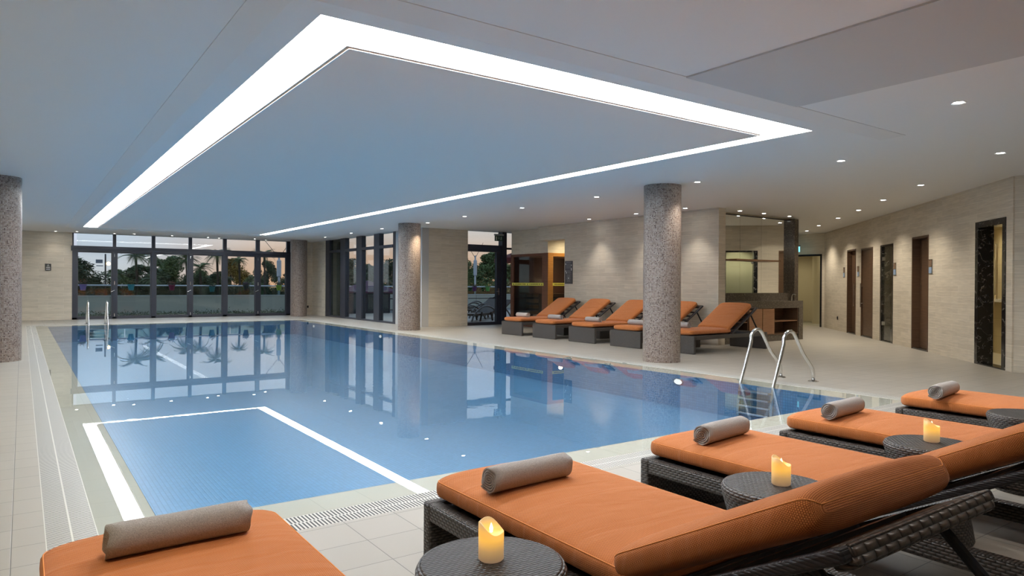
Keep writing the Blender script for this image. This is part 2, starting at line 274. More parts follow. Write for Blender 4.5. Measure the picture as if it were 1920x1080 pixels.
# ------------------------------------------------------------------ mesh helpers
class MB:
    def __init__(s): s.v = []; s.f = []; s.uv = {}
    def add(s, vs, fs, uvs=None):
        o = len(s.v); s.v += [tuple(p) for p in vs]
        for i, f in enumerate(fs):
            s.f.append(tuple(o+k for k in f))
            if uvs: s.uv[len(s.f)-1] = uvs[i]
        return s
    def box(s, x0, y0, z0, x1, y1, z1):
        if x0 > x1: x0, x1 = x1, x0
        if y0 > y1: y0, y1 = y1, y0
        if z0 > z1: z0, z1 = z1, z0
        return s.add([(x0,y0,z0),(x1,y0,z0),(x1,y1,z0),(x0,y1,z0),(x0,y0,z1),(x1,y0,z1),(x1,y1,z1),(x0,y1,z1)],
                     [(0,3,2,1),(4,5,6,7),(0,1,5,4),(1,2,6,5),(2,3,7,6),(3,0,4,7)])
    def ring(s, o, i, z0, z1):
        """rectangular frame between outer (x0,y0,x1,y1) and inner"""
        X0,Y0,X1,Y1 = o; x0,y0,x1,y1 = i
        s.box(X0,Y0,z0,X1,y0,z1); s.box(X0,y1,z0,X1,Y1,z1); s.box(X0,y0,z0,x0,y1,z1); s.box(x1,y0,z0,X1,y1,z1); return s
    def prism(s, poly, z0, z1):
        n = len(poly); vs = [(x,y,z0) for x,y in poly]+[(x,y,z1) for x,y in poly]
        return s.add(vs, [tuple(range(n-1,-1,-1)), tuple(range(n,2*n))]+[(k,(k+1)%n,n+(k+1)%n,n+k) for k in range(n)])
    def prism_y(s, poly, y0, y1):
        """polygon in (x,z) extruded along y"""
        n = len(poly); vs = [(x,y0,z) for x,z in poly]+[(x,y1,z) for x,z in poly]
        return s.add(vs, [tuple(range(n)), tuple(range(2*n-1,n-1,-1))]+[(k,n+k,n+(k+1)%n,(k+1)%n) for k in range(n)])
    def prism_x(s, poly, x0, x1):
        n = len(poly); vs = [(x0,y,z) for y,z in poly]+[(x1,y,z) for y,z in poly]
        return s.add(vs, [tuple(range(n-1,-1,-1)), tuple(range(n,2*n))]+[(k,(k+1)%n,n+(k+1)%n,n+k) for k in range(n)])
    def lathe(s, prof, n=32, c=(0,0,0), uvr=None):
        vs = []; fs = []; uvs = []; m = len(prof); acc = [0]
        for k in range(1, m): acc.append(acc[-1]+hypot(prof[k][0]-prof[k-1][0], prof[k][1]-prof[k-1][1]))
        for r, z in prof:
            for j in range(n): a = 2*pi*j/n; vs.append((c[0]+r*cos(a), c[1]+r*sin(a), c[2]+z))
        R = uvr or max(p[0] for p in prof)
        for k in range(m-1):
            for j in range(n):
                j2 = (j+1) % n; fs.append((k*n+j, k*n+j2, (k+1)*n+j2, (k+1)*n+j))
                u0_, u1_ = 2*pi*j/n*R, 2*pi*(j+1)/n*R; uvs.append([(u0_,acc[k]),(u1_,acc[k]),(u1_,acc[k+1]),(u0_,acc[k+1])])
        return s.add(vs, fs, uvs)
    def disc(s, r, z, n=32, c=(0,0), flip=False):
        vs = [(c[0]+r*cos(2*pi*j/n), c[1]+r*sin(2*pi*j/n), z) for j in range(n)]
        return s.add(vs, [tuple(range(n)) if not flip else tuple(range(n-1,-1,-1))])
    def tube(s, pts, r, n=10, caps=True, sq=False):
        pts = [Vector(p) for p in pts]; m = len(pts); rs = r if isinstance(r, (list, tuple)) else [r]*m
        vs = []; fs = []; uvs = []; acc = 0; accs = []; up = Vector((0, 0, 1)); prev = None
        for i, p in enumerate(pts):
            d = (pts[min(i+1, m-1)]-pts[max(i-1, 0)]).normalized()
            if prev is None:
                a = d.cross(up)
                if a.length < .05: a = d.cross(Vector((1, 0, 0)))
            else: a = prev - d*prev.dot(d)
            a.normalize(); prev = a.copy(); b = d.cross(a)
            if i: acc += (p-pts[i-1]).length
            accs.append(acc)
            for j in range(n):
                t = 2*pi*j/n+(pi/4 if sq else 0); vs.append(p+(a*cos(t)+b*sin(t))*rs[i])
        for i in range(m-1):
            for j in range(n):
                j2 = (j+1) % n; fs.append((i*n+j, i*n+j2, (i+1)*n+j2, (i+1)*n+j))
                c0, c1 = 2*pi*j/n*rs[i], 2*pi*(j+1)/n*rs[i]; uvs.append([(c0,accs[i]),(c1,accs[i]),(c1,accs[i+1]),(c0,accs[i+1])])
        s.add(vs, fs, uvs)
        if caps:
            o = len(s.v)-m*n; s.f.append(tuple(o+j for j in range(n-1,-1,-1))); s.f.append(tuple(o+(m-1)*n+j for j in range(n)))
        return s
    def quad(s, a, b, c, d): return s.add([a,b,c,d], [(0,1,2,3)])
    def xf(s, M):
        s.v = [tuple(M @ Vector(p)) for p in s.v]; return s
    def mesh(s, name):
        me = bpy.data.meshes.new(name); me.from_pydata(s.v, [], s.f); me.update()
        uvl = me.uv_layers.new(name='UV')
        for p in me.polygons:
            ex = s.uv.get(p.index); n = p.normal; ax = abs(n.x); ay = abs(n.y); az_ = abs(n.z)
            for k, li in enumerate(p.loop_indices):
                if ex: uvl.data[li].uv = ex[k]; continue
                v = me.vertices[me.loops[li].vertex_index].co
                if az_ >= ax and az_ >= ay: uvl.data[li].uv = (v.x, v.y)
                elif ax >= ay: uvl.data[li].uv = (v.y, v.z)
                else: uvl.data[li].uv = (v.x, v.z)
        return me
    def build(s, name, mat, parent=None, smooth=False, bev=0, seg=2, loc=None, rotz=None):
        me = s.mesh(name); me.materials.append(mat); o = bpy.data.objects.new(name, me); COL.objects.link(o)
        if parent is not None: o.parent = parent
        if loc: o.location = loc
        if rotz is not None: o.rotation_euler = (0, 0, rotz)
        if smooth:
            for p in me.polygons: p.use_smooth = True
            if smooth != 'all' and hasattr(me, 'set_sharp_from_angle'): me.set_sharp_from_angle(angle=radians(40))
        if bev:
            b = o.modifiers.new('bevel', 'BEVEL'); b.width = bev; b.segments = seg; b.limit_method = 'ANGLE'; b.harden_normals = False
        return o
def tag(o, label=None, cat=None, group=None, kind=None):
    if label: o['label'] = label
    if cat: o['category'] = cat
    if group: o['group'] = group
    if kind: o['kind'] = kind
    return o
def struct(o): o['kind'] = 'structure'; return o
def empty(name, loc=(0,0,0), rz=0, **k):
    o = bpy.data.objects.new(name, None); COL.objects.link(o); o.location = loc; o.rotation_euler = (0, 0, rz); o.empty_display_size = .1; tag(o, **k); return o
def copy_tree(o, parent=None):
    kids = list(o.children); c = o.copy(); COL.objects.link(c); c.parent = parent
    for ch in kids: copy_tree(ch, c)
    return c
def box(name, mat, *b, **k): return MB().box(*b).build(name, mat, **k)

HP, HS, HPAN = 2.60, 2.5545, 2.531
PX0, PX1, PY0, PY1 = .531, 6.80, 3.61, 21.10       # pool basin
RX0, RX1, RY0, RY1 = .28, 7.10, 3.315, 21.40       # wet rim outer edge
GX0, GX1, GY0, GY1 = .085, 7.29, 3.12, 21.60       # grate outer edge
# ------------------------------------------------------------------ the setting: floor and pool
f = MB()
f.box(-4, -3.4, -.3, 22, GY0, 0); f.box(-4, GY1, -.3, 22, 24.7, 0); f.box(-4, GY0, -.3, GX0, GY1, 0); f.box(GX1, GY0, -.3, 22, GY1, 0)
struct(f.build('floor', FLOOR))
# rim: shallow slope under the water
r = MB(); zo, zi = -.004, -.012
o_ = [(RX0,RY0),(RX1,RY0),(RX1,RY1),(RX0,RY1)]; i_ = [(PX0,PY0),(PX1,PY0),(PX1,PY1),(PX0,PY1)]
vs = [(x,y,zo) for x,y in o_]+[(x,y,zi) for x,y in i_]+[(x,y,-.3) for x,y in o_]+[(x,y,-.12) for x,y in i_]
r.add(vs, [(0,1,5,4),(1,2,6,5),(2,3,7,6),(3,0,4,7),(4,5,13,12),(5,6,14,13),(6,7,15,14),(7,4,12,15),(0,8,9,1),(1,9,10,2),(2,10,11,3),(3,11,8,0)])
struct(r.build('trim_1', RIM))
DEPTH = -.42
b = MB(); x0,x1,y0,y1 = PX0+.002,PX1-.002,PY0+.002,PY1-.002
b.add([(x0,y0,DEPTH),(x1,y0,DEPTH),(x1,y1,DEPTH),(x0,y1,DEPTH),(x0,y0,-.0125),(x1,y0,-.0125),(x1,y1,-.0125),(x0,y1,-.0125)],
      [(0,1,2,3),(0,4,5,1),(1,5,6,2),(2,6,7,3),(3,7,4,0)])
pb = b.build('pool_basin', POOL); tag(pb, 'blue mosaic tiled swimming pool basin sunk in the floor', 'swimming pool', kind='structure')
w_ = MB().add([(RX0,RY0,-.003),(RX1,RY0,-.003),(RX1,RY1,-.003),(RX0,RY1,-.003)], [(0,1,2,3)]).build('pool_water', WATER)
tag(w_, 'still clear blue water filling the swimming pool', 'water', kind='stuff')
gm0 = m_grate('grate_near', 0, o=GY0, width=RY0-GY0); gm1 = m_grate('grate_far', 0, o=RY1, width=GY1-RY1)
gm2 = m_grate('grate_left', 1, o=GX0, width=RX0-GX0); gm3 = m_grate('grate_right', 1, o=RX1, width=GX1-RX1, dark=(.16,.16,.15))
def grate(b_, mt, lab):
    o = MB().box(*b_).build('drain_grate', mt); tag(o, lab, 'drain grate', 'slotted drain grates around the pool')
grate((RX0,GY0,-.03,GX1,RY0,.001), gm0, 'slotted drain grate along the pool edge nearest the orange loungers')
grate((RX0,RY1,-.03,RX1,GY1,.001), gm1, 'slotted drain grate along the far pool edge below the glass doors')
grate((GX0,GY0+.2,-.03,RX0,GY1,.001), gm2, 'slotted drain grate running along the left pool edge past the mosaic column')
grate((RX1,RY0,-.03,GX1,GY1,.001), gm3, 'slotted drain grate along the right pool edge beside the mosaic columns')
struct(box('trim_2', WHITEP, GX0, GY0, -.03, RX0, GY0+.2, .002))

# ------------------------------------------------------------------ walls and ceiling
WT = 2.8
T0 = (.95, 3.30, 7.0, 22.0)                         # outline of the lowered soffit
CO = (1.294, 3.623, 5.926, 21.17)                   # outer edge of the light cove
PN = (1.572, 3.955, 5.648, 20.87)                   # hanging panel
struct(MB().ring((-4,-3.4,8.75,24.85), T0, HP, 2.9).box(8.75,-3.4,HP,22,16.35,2.9).build('ceiling', CEIL))
c = MB(); X0,Y0,X1,Y1 = T0; k = .16
A = [(X0,Y0,HP+.02),(X1,Y0,HP+.02),(X1,Y1,HP+.02),(X0,Y1,HP+.02)]; A0 = [(X0,Y0,HP-.004),(X1,Y0,HP-.004),(X1,Y1,HP-.004),(X0,Y1,HP-.004)]
B = [(X0+k,Y0+k,HS),(X1-k,Y0+k,HS),(X1-k,Y1-k,HS),(X0+k,Y1-k,HS)]
Cc = [(CO[0],CO[1],HS),(CO[2],CO[1],HS),(CO[2],CO[3],HS),(CO[0],CO[3],HS)]; D = [(p[0],p[1],HS+.25) for p in Cc]
fs = []
for q in range(4):
    n_ = (q+1) % 4
    for l in range(4): fs.append((l*4+n_, l*4+q, (l+1)*4+q, (l+1)*4+n_))
sf = MB().add(A+A0+B+Cc+D, fs).build('ceiling', CEIL); struct(sf)
struct(MB().box(3.82,-3.3,HP-.012,5.16,3.30,HP+.05).build('trim_3', STRIPG))
# cove light and hanging panel
cl = empty('cove_light', (3.6, 12.4, HS), label='bright white rectangular light cove framing the ceiling panel', cat='light')
m_ = MB().ring(tuple(CO[i]-(3.6,12.4,3.6,12.4)[i] for i in range(4)), tuple(PN[i]-(3.6,12.4,3.6,12.4)[i] for i in range(4)), .012, .03)
m_.build('diffuser', COVE, cl)
cp = empty('ceiling_panel', (3.61, 12.4125, HPAN), label='large flat pale grey rectangular ceiling panel hanging above the pool', cat='ceiling panel')
hx, hy = (PN[2]-PN[0])/2, (PN[3]-PN[1])/2
MB().box(-hx+.02, -hy+.02, 0, hx-.02, hy-.02, .03).build('panel', plain('panel_paint', (.92,.77,.67), .55, spec=.3), cp)
MB().ring((-hx,-hy,hx,hy), (-hx+.012,-hy+.012,hx-.012,hy-.012), .006, .032).build('edge_trim', plain('panel_edge', (.35,.35,.35), .5), cp)
MB().ring((-hx+.02,-hy+.02,hx-.02,hy-.02), (-hx+.032,-hy+.032,hx-.032,hy-.032), -.003, .0).build('bead', plain('panel_bead', (.8,.8,.78), .4), cp)

def wall(name, *b, mat=STONE): return struct(box(name, mat, *b))
wall('wall_left', -3.6,-3.3,0,-3.4,24.7,WT)
wall('wall_back', -3.6,-3.4,0,11,-3.2,WT)
wall('wall_far', -3.6,24.55,0,1.22,24.75,WT)
wall('wall_far', 7.72,24.55,0,8.75,24.75,WT)
wall('wall_far', 8.50,23.24,0,8.75,24.55,WT)
wall('wall_side', 8.50,16.16,0,8.70,17.72,WT, mat=plain('smooth_grey_wall', (.52,.52,.52), .6))
wall('wall_side', 8.701,16.16,0,9.90,16.40,WT)
wall('wall_middle', 10.70,8.43,0,10.90,12.99,WT)
wall('wall_middle', 10.90,12.90,0,14.5,12.99,WT)
wall('wall_middle', 10.70,12.99,2.24,11.0,14.03,WT)
wall('wall_mirror', 10.90,8.87,0,13.75,9.0,WT, mat=BEIGE)
wall('wall_mirror', 13.60,9.0,0,13.75,12.9,WT)
wall('wall_right', 10.72,-3.3,0,10.92,3.68,WT)
# back wall of the passage with the glass door opening
wall('wall_back', 18.0,9.9,0,18.2,10.69,WT); wall('wall_back', 18.0,11.62,0,18.2,14.2,WT); wall('wall_back', 18.0,10.69,2.02,18.2,11.62,WT)
wall('wall_passage', 13.75,13.0,0,18.2,13.2,WT)

# oblique right wall, local x along the wall, local y into the room
RW0 = (10.72, 3.68); RWA = atan2(7.22, 7.58)
def rw(mb, name, mat, **k): return mb.build(name, mat, loc=(RW0[0], RW0[1], 0), rotz=RWA, **k)
wl = MB(); ops = [(.15,1.04,2.08),(2.80,3.57,2.03),(4.57,5.35,1.985),(5.84,6.68,1.985),(7.09,7.82,2.01)]
s0 = -.02
for a, b_, h in ops:
    wl.box(s0,-.16,0,a,0,WT); wl.box(a,-.16,h,b_,0,WT); s0 = b_
wl.box(s0,-.16,0,10.2,0,WT)
struct(rw(wl, 'wall_right', STONE))
bk = MB().box(-.3,-1.7,0,10.3,-1.55,WT)
struct(rw(bk, 'wall_right', BEIGE))
struct(rw(MB().box(-.3,-1.55,0,-.2,-.16,WT), 'wall_right', BEIGE))
# shower opening
sh = empty('door_1', (RW0[0],RW0[1],0), RWA, kind='structure')
q = MB(); q.box(.15,-.16,0,.24,.012,2.08); q.box(.95,-.16,0,1.04,.012,2.08); q.box(.24,-.16,1.99,.95,.012,2.08); q.box(.24,-.16,0,.95,.012,.02)
q.build('marble_frame', BLACKMB, sh, bev=.003)
q = MB(); q.box(.95,-.20,.0,1.0,-.16,2.3); q.build('marble_lining', BLACKMB, sh)
st = m_tile('shower_tiles', (.62,.54,.36), (.42,.36,.24), .6, 0, 0, gw=.006, rough=.35, var=.02, sizey=.30)
q = MB(); q.box(-.2,-1.1,0,3.9,-1.05,2.5); q.box(-.2,-1.05,0,-.15,-.16,2.5); q.box(3.85,-1.05,0,3.9,-.2,2.5); q.box(-.15,-1.05,2.35,3.85,-.2,2.5); q.build('shower_wall', st, sh)
q = MB(); q.box(-.15,-1.05,.001,3.85,-.2,.012); q.build('shower_floor', plain('shower_floor', (.7,.66,.55), .4), sh)
def frm(x,y,z,pr=None): return None
sw = empty('shower_set', (RW0[0]+2.72*cos(RWA)+1.045*sin(RWA), RW0[1]+2.72*sin(RWA)-1.045*cos(RWA), 0), RWA, label='chrome shower set with rail and hose inside the black marble opening', cat='shower')
MB().tube([(0,.04,1.0),(0,.04,1.85)], .012).build('riser_rail', CHROME, sw, smooth=True)
MB().tube([(0,.02,1.85),(0,.12,1.88),(.0,.2,1.86)], .011).build('shower_arm', CHROME, sw, smooth=True)
MB().lathe([(.0,.02),(.07,.015),(.08,0),(0,0)], 24, (0,.24,1.8)).build('shower_head', CHROME, sw, smooth=True)
MB().tube([(0,.05,1.62),(-.07,.1,1.3),(-.09,.1,.9),(-.04,.1,.62),(.03,.08,.7),(.02,.05,1.0)], .008).build('hose', CHROME, sw, smooth=True)
MB().box(-.25,.0,.88,.3,.10,.93).build('ledge', WHITEP, sw)

def wood_door(nm, a, b_, h, depth, handle=None, mat=WOODD, marble=True):
    d = empty(nm, (RW0[0],RW0[1],0), RWA, kind='structure'); t = .035
    q = MB(); q.box(a,-depth-.04,0,a+t,.006,h); q.box(b_-t,-depth-.04,0,b_,.006,h); q.box(a+t,-depth-.04,h-t,b_-t,.006,h); q.build('door_frame', mat, d)
    MB().box(a+t+.003,-depth-.04,.03,b_-t-.003,-depth,h-t-.003).build('door_leaf', mat, d, bev=.002)
    MB().box(a+t,-.14,0,b_-t,0,.025).build('threshold', BLACKMB if marble else mat, d)
    if handle:
        hx_, y_ = handle, -depth
        MB().tube([(hx_,y_,.75),(hx_,y_+.05,.75),(hx_,y_+.05,.74)], .008).tube([(hx_,y_,1.13),(hx_,y_+.05,1.13)], .008).tube([(hx_,y_+.055,.66),(hx_,y_+.055,1.20)], .012).build('handle', CHROME, d, smooth=True)
    return d
wood_door('door_2', 2.80, 3.57, 2.03, .12)
d3 = empty('door_3', (RW0[0],RW0[1],0), RWA, kind='structure')
q = MB(); q.box(4.57,-.16,0,4.60,.004,1.985); q.box(5.26,-.18,0,5.35,.004,1.985); q.box(4.6,-.16,1.95,5.26,.004,1.985); q.build('marble_frame', BLACKMB, d3)
MB().box(4.6,-.03,.03,5.26,-.02,1.95).build('pane', GLASS, d3)
q = MB(); q.box(5.2,-.05,1.66,5.26,.0,1.74); q.box(5.2,-.05,.33,5.26,.0,.41); q.build('hinge', CHROME, d3, bev=.003)
MB().box(4.4,-.95,0,5.6,-.9,2.3).build('lining', plain('steam_room_wall', (.42,.42,.34), .4), d3)
MB().box(4.6,-.16,0,5.26,0,.02).build('threshold', BLACKMB, d3)
wood_door('door_4', 5.84, 6.68, 1.985, .02, handle=6.60)
wood_door('door_5', 7.09, 7.82, 2.01, .10, handle=7.42)
SIGNREFL = plain('sign_reflection', (.30,.42,.60), .3)  # bluish reflection on the lower sign half, put in as flat colour
for s_, lab in ((2.69, 'small steel door sign beside the wooden door nearest the marble shower opening'), (4.45, 'small steel door sign beside the dark glass door'), (6.88, 'small steel door sign between the two wooden doors with long handles'), (8.06, 'small steel door sign on the stone wall beyond the farthest wooden door')):
    ds = empty('door_sign', (RW0[0]+s_*cos(RWA), RW0[1]+s_*sin(RWA), 1.475), RWA, label=lab, cat='sign', group='small steel signs beside the doors')
    MB().box(-.075,.001,-.125,.075,.012,.125).build('plate', CHROME, ds, bev=.002)
    MB().box(-.06,.0125,0,.06,.016,.11).build('upper_field', plain('sign_brown', (.22,.14,.09), .4), ds)
    MB().box(-.06,.0125,-.115,.06,.016,-.01).build('lower_field', SIGNREFL, ds)
sk = rw(MB().box(8.62,.001,.28,8.70,.012,.36), 'wall_socket', BLACKM); tag(sk, 'small black wall socket low on the stone wall past the last door', 'socket')
sk = box('wall_socket', BLACKM, 8.30,24.535,.25,8.37,24.549,.33); tag(sk, 'small black socket on the stone wall between far column and side windows', 'socket')

# glass door at the end of the passage
dd_ = empty('door_6', (18.0, 11.155, 0), 0, kind='structure')
q = MB(); q.box(-.02,-.465,0,.22,-.42,2.02); q.box(-.02,.42,0,.22,.465,2.02); q.box(-.02,-.42,1.97,.22,.42,2.02); q.build('door_frame', plain('dark_bronze', (.03,.03,.035), .25, .6), dd_)
MB().box(.02,-.415,.03,.03,.415,1.965).build('pane', GLASS, dd_)
MB().tube([(-.02,.36,.6),(-.02,.36,1.15)], .014).build('handle', BLACKM, dd_, smooth=True)
MB().box(-.03,.30,1.75,.01,.42,1.95).build('closer', CHROME, dd_)
struct(box('wall_corridor', BEIGE, 20.4,9.5,0,20.6,14.2,WT)); struct(box('wall_corridor', BEIGE, 18.2,9.5,0,20.4,9.7,WT)); struct(box('wall_corridor', BEIGE, 18.2,14.0,0,20.4,14.2,WT))
cc = MB().lathe([(.36,0),(.36,2.6)], 40, (0,0,0)).build('round_column', BEIGE, smooth=True, loc=(19.75, 11.62, 0)); tag(cc, 'smooth beige round column lit beyond the passage glass door', 'column')

# ------------------------------------------------------------------ columns
def column(x, y, lab):
    o = MB().lathe([(.274,0),(.274,HP)], 64).build('mosaic_column', MOS, smooth=True, loc=(x,y,0)); tag(o, lab, 'column', 'mosaic clad round columns')
column(7.733, 7.118, 'round mosaic tiled column at the right pool edge before the loungers')
column(7.733, 15.36, 'round mosaic tiled column beside the side windows, lit golden')
column(7.733, 23.68, 'round mosaic tiled column at the far corner of the pool')
column(-.275, 12.22, 'large round dark mosaic column on the left deck at the frame edge')
column(-.275, 15.9, 'mosaic column mostly hidden behind the large left column')

# ------------------------------------------------------------------ far glazing
def pane_yz(): pass
w1 = empty('window_1', (0, 24.6, 0), 0, kind='structure')
xs = [(1.22,1.34),(2.265,2.375),(3.335,3.455),(4.41,4.53),(5.465,5.60),(6.53,6.68),(7.575,7.72)]
for a, b_ in xs: MB().box(a,-.06,0,b_,.06,2.06).build('mullion', ANTH, w1)
for a, b_ in [(1.19,1.26)]+[(q_[0]+.01,q_[1]-.01) for q_ in xs[1:]]: MB().box(a,-.05,2.2,b_,.05,HP).build('upper_mullion', ANTH, w1)
MB().box(1.19,-.07,2.06,7.72,.07,2.14).box(1.19,-.10,2.14,7.72,.06,2.215).build('transom', ANTH, w1)
MB().box(1.22,-.06,0,7.72,.07,.055).build('sill', ANTH2, w1)
for i in range(6):
    a, b_ = xs[i][1], xs[i+1][0]
    MB().box(a,-.006,.055,b_,.006,2.06).build('pane', GLASS, w1)
    MB().box(a,-.006,2.215,b_,.006,HP).build('upper_pane', GLASS, w1)
    fr = MB().ring((a,.055,b_,2.06), (a+.03,.09,b_-.03,2.02), -.03, .03); fr.v = [(x,-z,y) for x,y,z in fr.v]; fr.build('pane_frame', ANTH2, w1)
for i in (1, 3, 5):
    x_ = (xs[i][0]+xs[i][1])/2
    MB().tube([(x_,-.06,.88),(x_,-.11,.88),(x_-.10,-.11,.83)], .011).build('handle', CHROME, w1, smooth=True)
    MB().box(x_-.012,-.075,1.04,x_+.012,-.06,1.16).build('lock_plate', CHROME, w1)
    for z_ in (.12, 1.95): MB().box(x_-.008,-.07,z_-.045,x_+.008,-.06,z_+.045).build('hinge', CHROME, w1)

# side glazing, deep dark fins
w2 = empty('window_2', (8.55, 0, 0), 0, kind='structure')
fins = [(22.85,23.24),(21.46,21.89),(20.13,20.56),(18.84,19.23),(17.72,17.92)]
for a, b_ in fins: MB().box(-.04,a,0,.10,b_,HP).build('mullion', ANTH, w2)
for i in range(4):
    a, b_ = fins[i+1][1], fins[i][0]
    MB().box(.02,a,.05,.03,b_,2.16).build('pane', GLASS if i else plain('smoked_pane', (.03,.04,.035), .08), w2)
    MB().box(.02,a,2.24,.03,b_,HP).build('upper_pane', GLASS if i else MATS['smoked_pane'], w2)
    MB().box(-.05,a,2.16,.07,b_,2.24).build('transom', ANTH, w2)
    MB().box(-.04,a,0,.10,b_,.05).build('sill', ANTH2, w2)
# glazed door wall
w3 = empty('door_7', (0, 16.20, 0), 0, kind='structure')
MB().box(9.90,-.06,2.03,11.10,.06,2.22).build('transom', ANTH, w3)
MB().box(11.12,-.05,2.12,12.8,.05,2.17).build('transom', ANTH, w3)
MB().box(11.0,-.10,0,11.15,.10,HP).build('post', ANTH, w3)
q = MB(); q.box(9.90,-.05,.0,11.0,.05,.085); q.box(10.85,-.05,.085,11.0,.05,2.03); q.build('door_frame', ANTH, w3)
MB().box(9.90,-.005,.085,10.85,.005,2.03).build('pane', GLASS, w3)
MB().box(9.90,-.005,2.22,11.0,.005,HP).build('upper_pane', GLASS, w3)
MB().box(11.15,-.005,0,12.8,.005,2.12).box(11.15,-.005,2.17,12.8,.005,HP).build('side_pane', GLASS, w3)
MB().tube([(10.91,-.05,.93),(10.91,-.10,.93),(10.80,-.10,.93)], .010).build('handle', CHROME, w3, smooth=True)
MB().box(10.89,-.06,.83,10.93,-.05,1.02).build('lock_plate', CHROME, w3)
MB().tube([(9.92,-.05,.74),(10.83,-.05,.74)], .010).tube([(10.70,-.05,.74),(10.83,-.06,.80)], .012).build('push_bar', BLACKM, w3, smooth=True)

# ------------------------------------------------------------------ sauna cabin
sa = empty('sauna_cabin', (11.0, 14.03, 0), 0, label='timber and dark glass sauna cabin behind the leftmost far lounger', cat='sauna')
SX, SY, SH = 1.9, 1.62, 1.95
MB().box(0,0,SH,SX,.06,WT-.15).box(0,.06,SH,.06,SY,WT-.15).build('upper_wall', STONE, sa)
q = MB(); q.box(0,.16,0,.07,.24,SH); q.box(0,SY-.09,0,.07,SY,SH); q.box(0,0,0,.07,.16,SH); q.box(0,.24,SH-.07,.07,SY-.09,SH); q.box(0,.24,0,.07,SY-.09,.12); q.build('red_frame', WOODR, sa, bev=.004)
q = MB(); q.box(.003,-.012,0,.17,0,SH); q.box(.17,-.012,SH-.09,SX,0,SH); q.box(.17,-.012,0,SX,0,.12); q.build('timber_frame', WOODS, sa, bev=.003)
MB().box(.03,.24,.12,.04,SY-.09,SH-.07).build('side_pane', GLASS_S, sa)
MB().box(.17,.02,.12,SX,.03,SH-.09).build('front_pane', GLASS_S, sa)
MB().box(0,SY,0,SX,SY+.04,SH).box(SX,0,0,SX+.05,SY,SH).build('back_wall', WOODR, sa)
MB().box(.07,.03,SH-.06,SX,SY,SH-.02).build('cabin_ceiling', WOODS, sa)
for i in range(5): MB().box(.5,.9,.15+i*.16,1.85,1.6,.24+i*.16).build('bench_slat', WOODS, sa)
q = MB()
for i in range(9): q.box(.30,.30+i*.055,.1,.33,.335+i*.055,.88)
q.build('heater_guard', WOODR, sa)
MB().box(.36,.30,.1,.75,.78,.75).build('heater', BLACKM, sa)
YEL = plain('yellow_tape', (.80,.74,.12), .5); INK = plain('tape_ink', (.16,.14,.03), .6)
t1 = MB().box(-.004,.17,1.10,.0,SY-.04,1.175).build('warning_tape', YEL, sa); t1.location.x = -.003
t2 = MB().box(.15,-.022,1.10,1.3,-.014,1.175).build('warning_tape', YEL, sa)
ink = MB(); ran = random.Random(3)
for y_ in (1.50, .86, .24): MB().add([(-.009,y_-.03,1.115),(-.009,y_+.03,1.115),(-.009,y_,1.165)], [(0,1,2)]).build('warning_triangle', INK, sa)
for ya, yb in ((1.42,.94),(.78,.32)):
    y_ = ya; ink = MB()
    while y_ > yb:
        w__ = ran.uniform(.012,.022); ink.box(-.009,y_-w__,1.122,-.008,y_,1.152); y_ -= w__+.006
        if ran.random() < .15: y_ -= .02
    ink.build('tape_lettering', INK, sa)
ink = MB(); x_ = .2
while x_ < .75:
    w__ = ran.uniform(.012,.022); ink.box(x_,-.0235,1.122,x_+w__,-.0225,1.152); x_ += w__+.006
ink.build('tape_lettering', INK, sa)
# info board on the stone wall
ib = empty('rules_board', (10.70, 12.82, 1.425), 0, label='tall dark notice board with small grey lettering on the stone wall', cat='notice board')
MB().box(-.014,-.14,-.275,-.001,.14,.275).build('board', plain('board_dark', (.055,.052,.06), .4), ib, bev=.002)
tx = MB(); ran = random.Random(5)
tx.box(-.016,-.10,.235,-.0145,.10,.25)
for i in range(22):
    z_ = .20-i*.02
    if i in (6, 7, 12): continue
    wd = ran.uniform(.05,.10); tx.box(-.016,-wd,z_,-.0145,wd,z_+.007)
tx.build('lettering', plain('board_text', (.22,.21,.23), .5), ib)
for y_, z_ in ((.105,.20),(-.105,.17),(-.105,.09),(-.105,.06),(.105,.03),(.08,-.01),(0,-.14)): MB().box(-.0165,y_-.011,z_-.016,-.0148,y_+.011,z_+.016).build('pictogram', plain('board_icon', (.75,.75,.75), .5), ib)

# sign on the far wall
sg = empty('wall_sign', (.625, 24.549, 1.555), 0, label='small dark square sign with white symbol on the far stone wall', cat='sign')
MB().box(-.075,-.012,-.10,.075,-.001,.10).build('plate', plain('sign_dark', (.03,.027,.025), .4), sg)
q = MB()
for x_, z_ in ((0,.065),(-.018,.038),(.018,.038)): q.add([(x_+.014*cos(t*pi/4),-.0135,z_+.014*sin(t*pi/4)) for t in range(8)], [tuple(range(8))])
q.box(-.05,-.0140,-.025,.05,-.0125,.005); q.box(-.05,-.0140,-.075,.05,-.0125,-.05); q.build('symbol', plain('sign_pale', (.5,.5,.5), .5), sg)

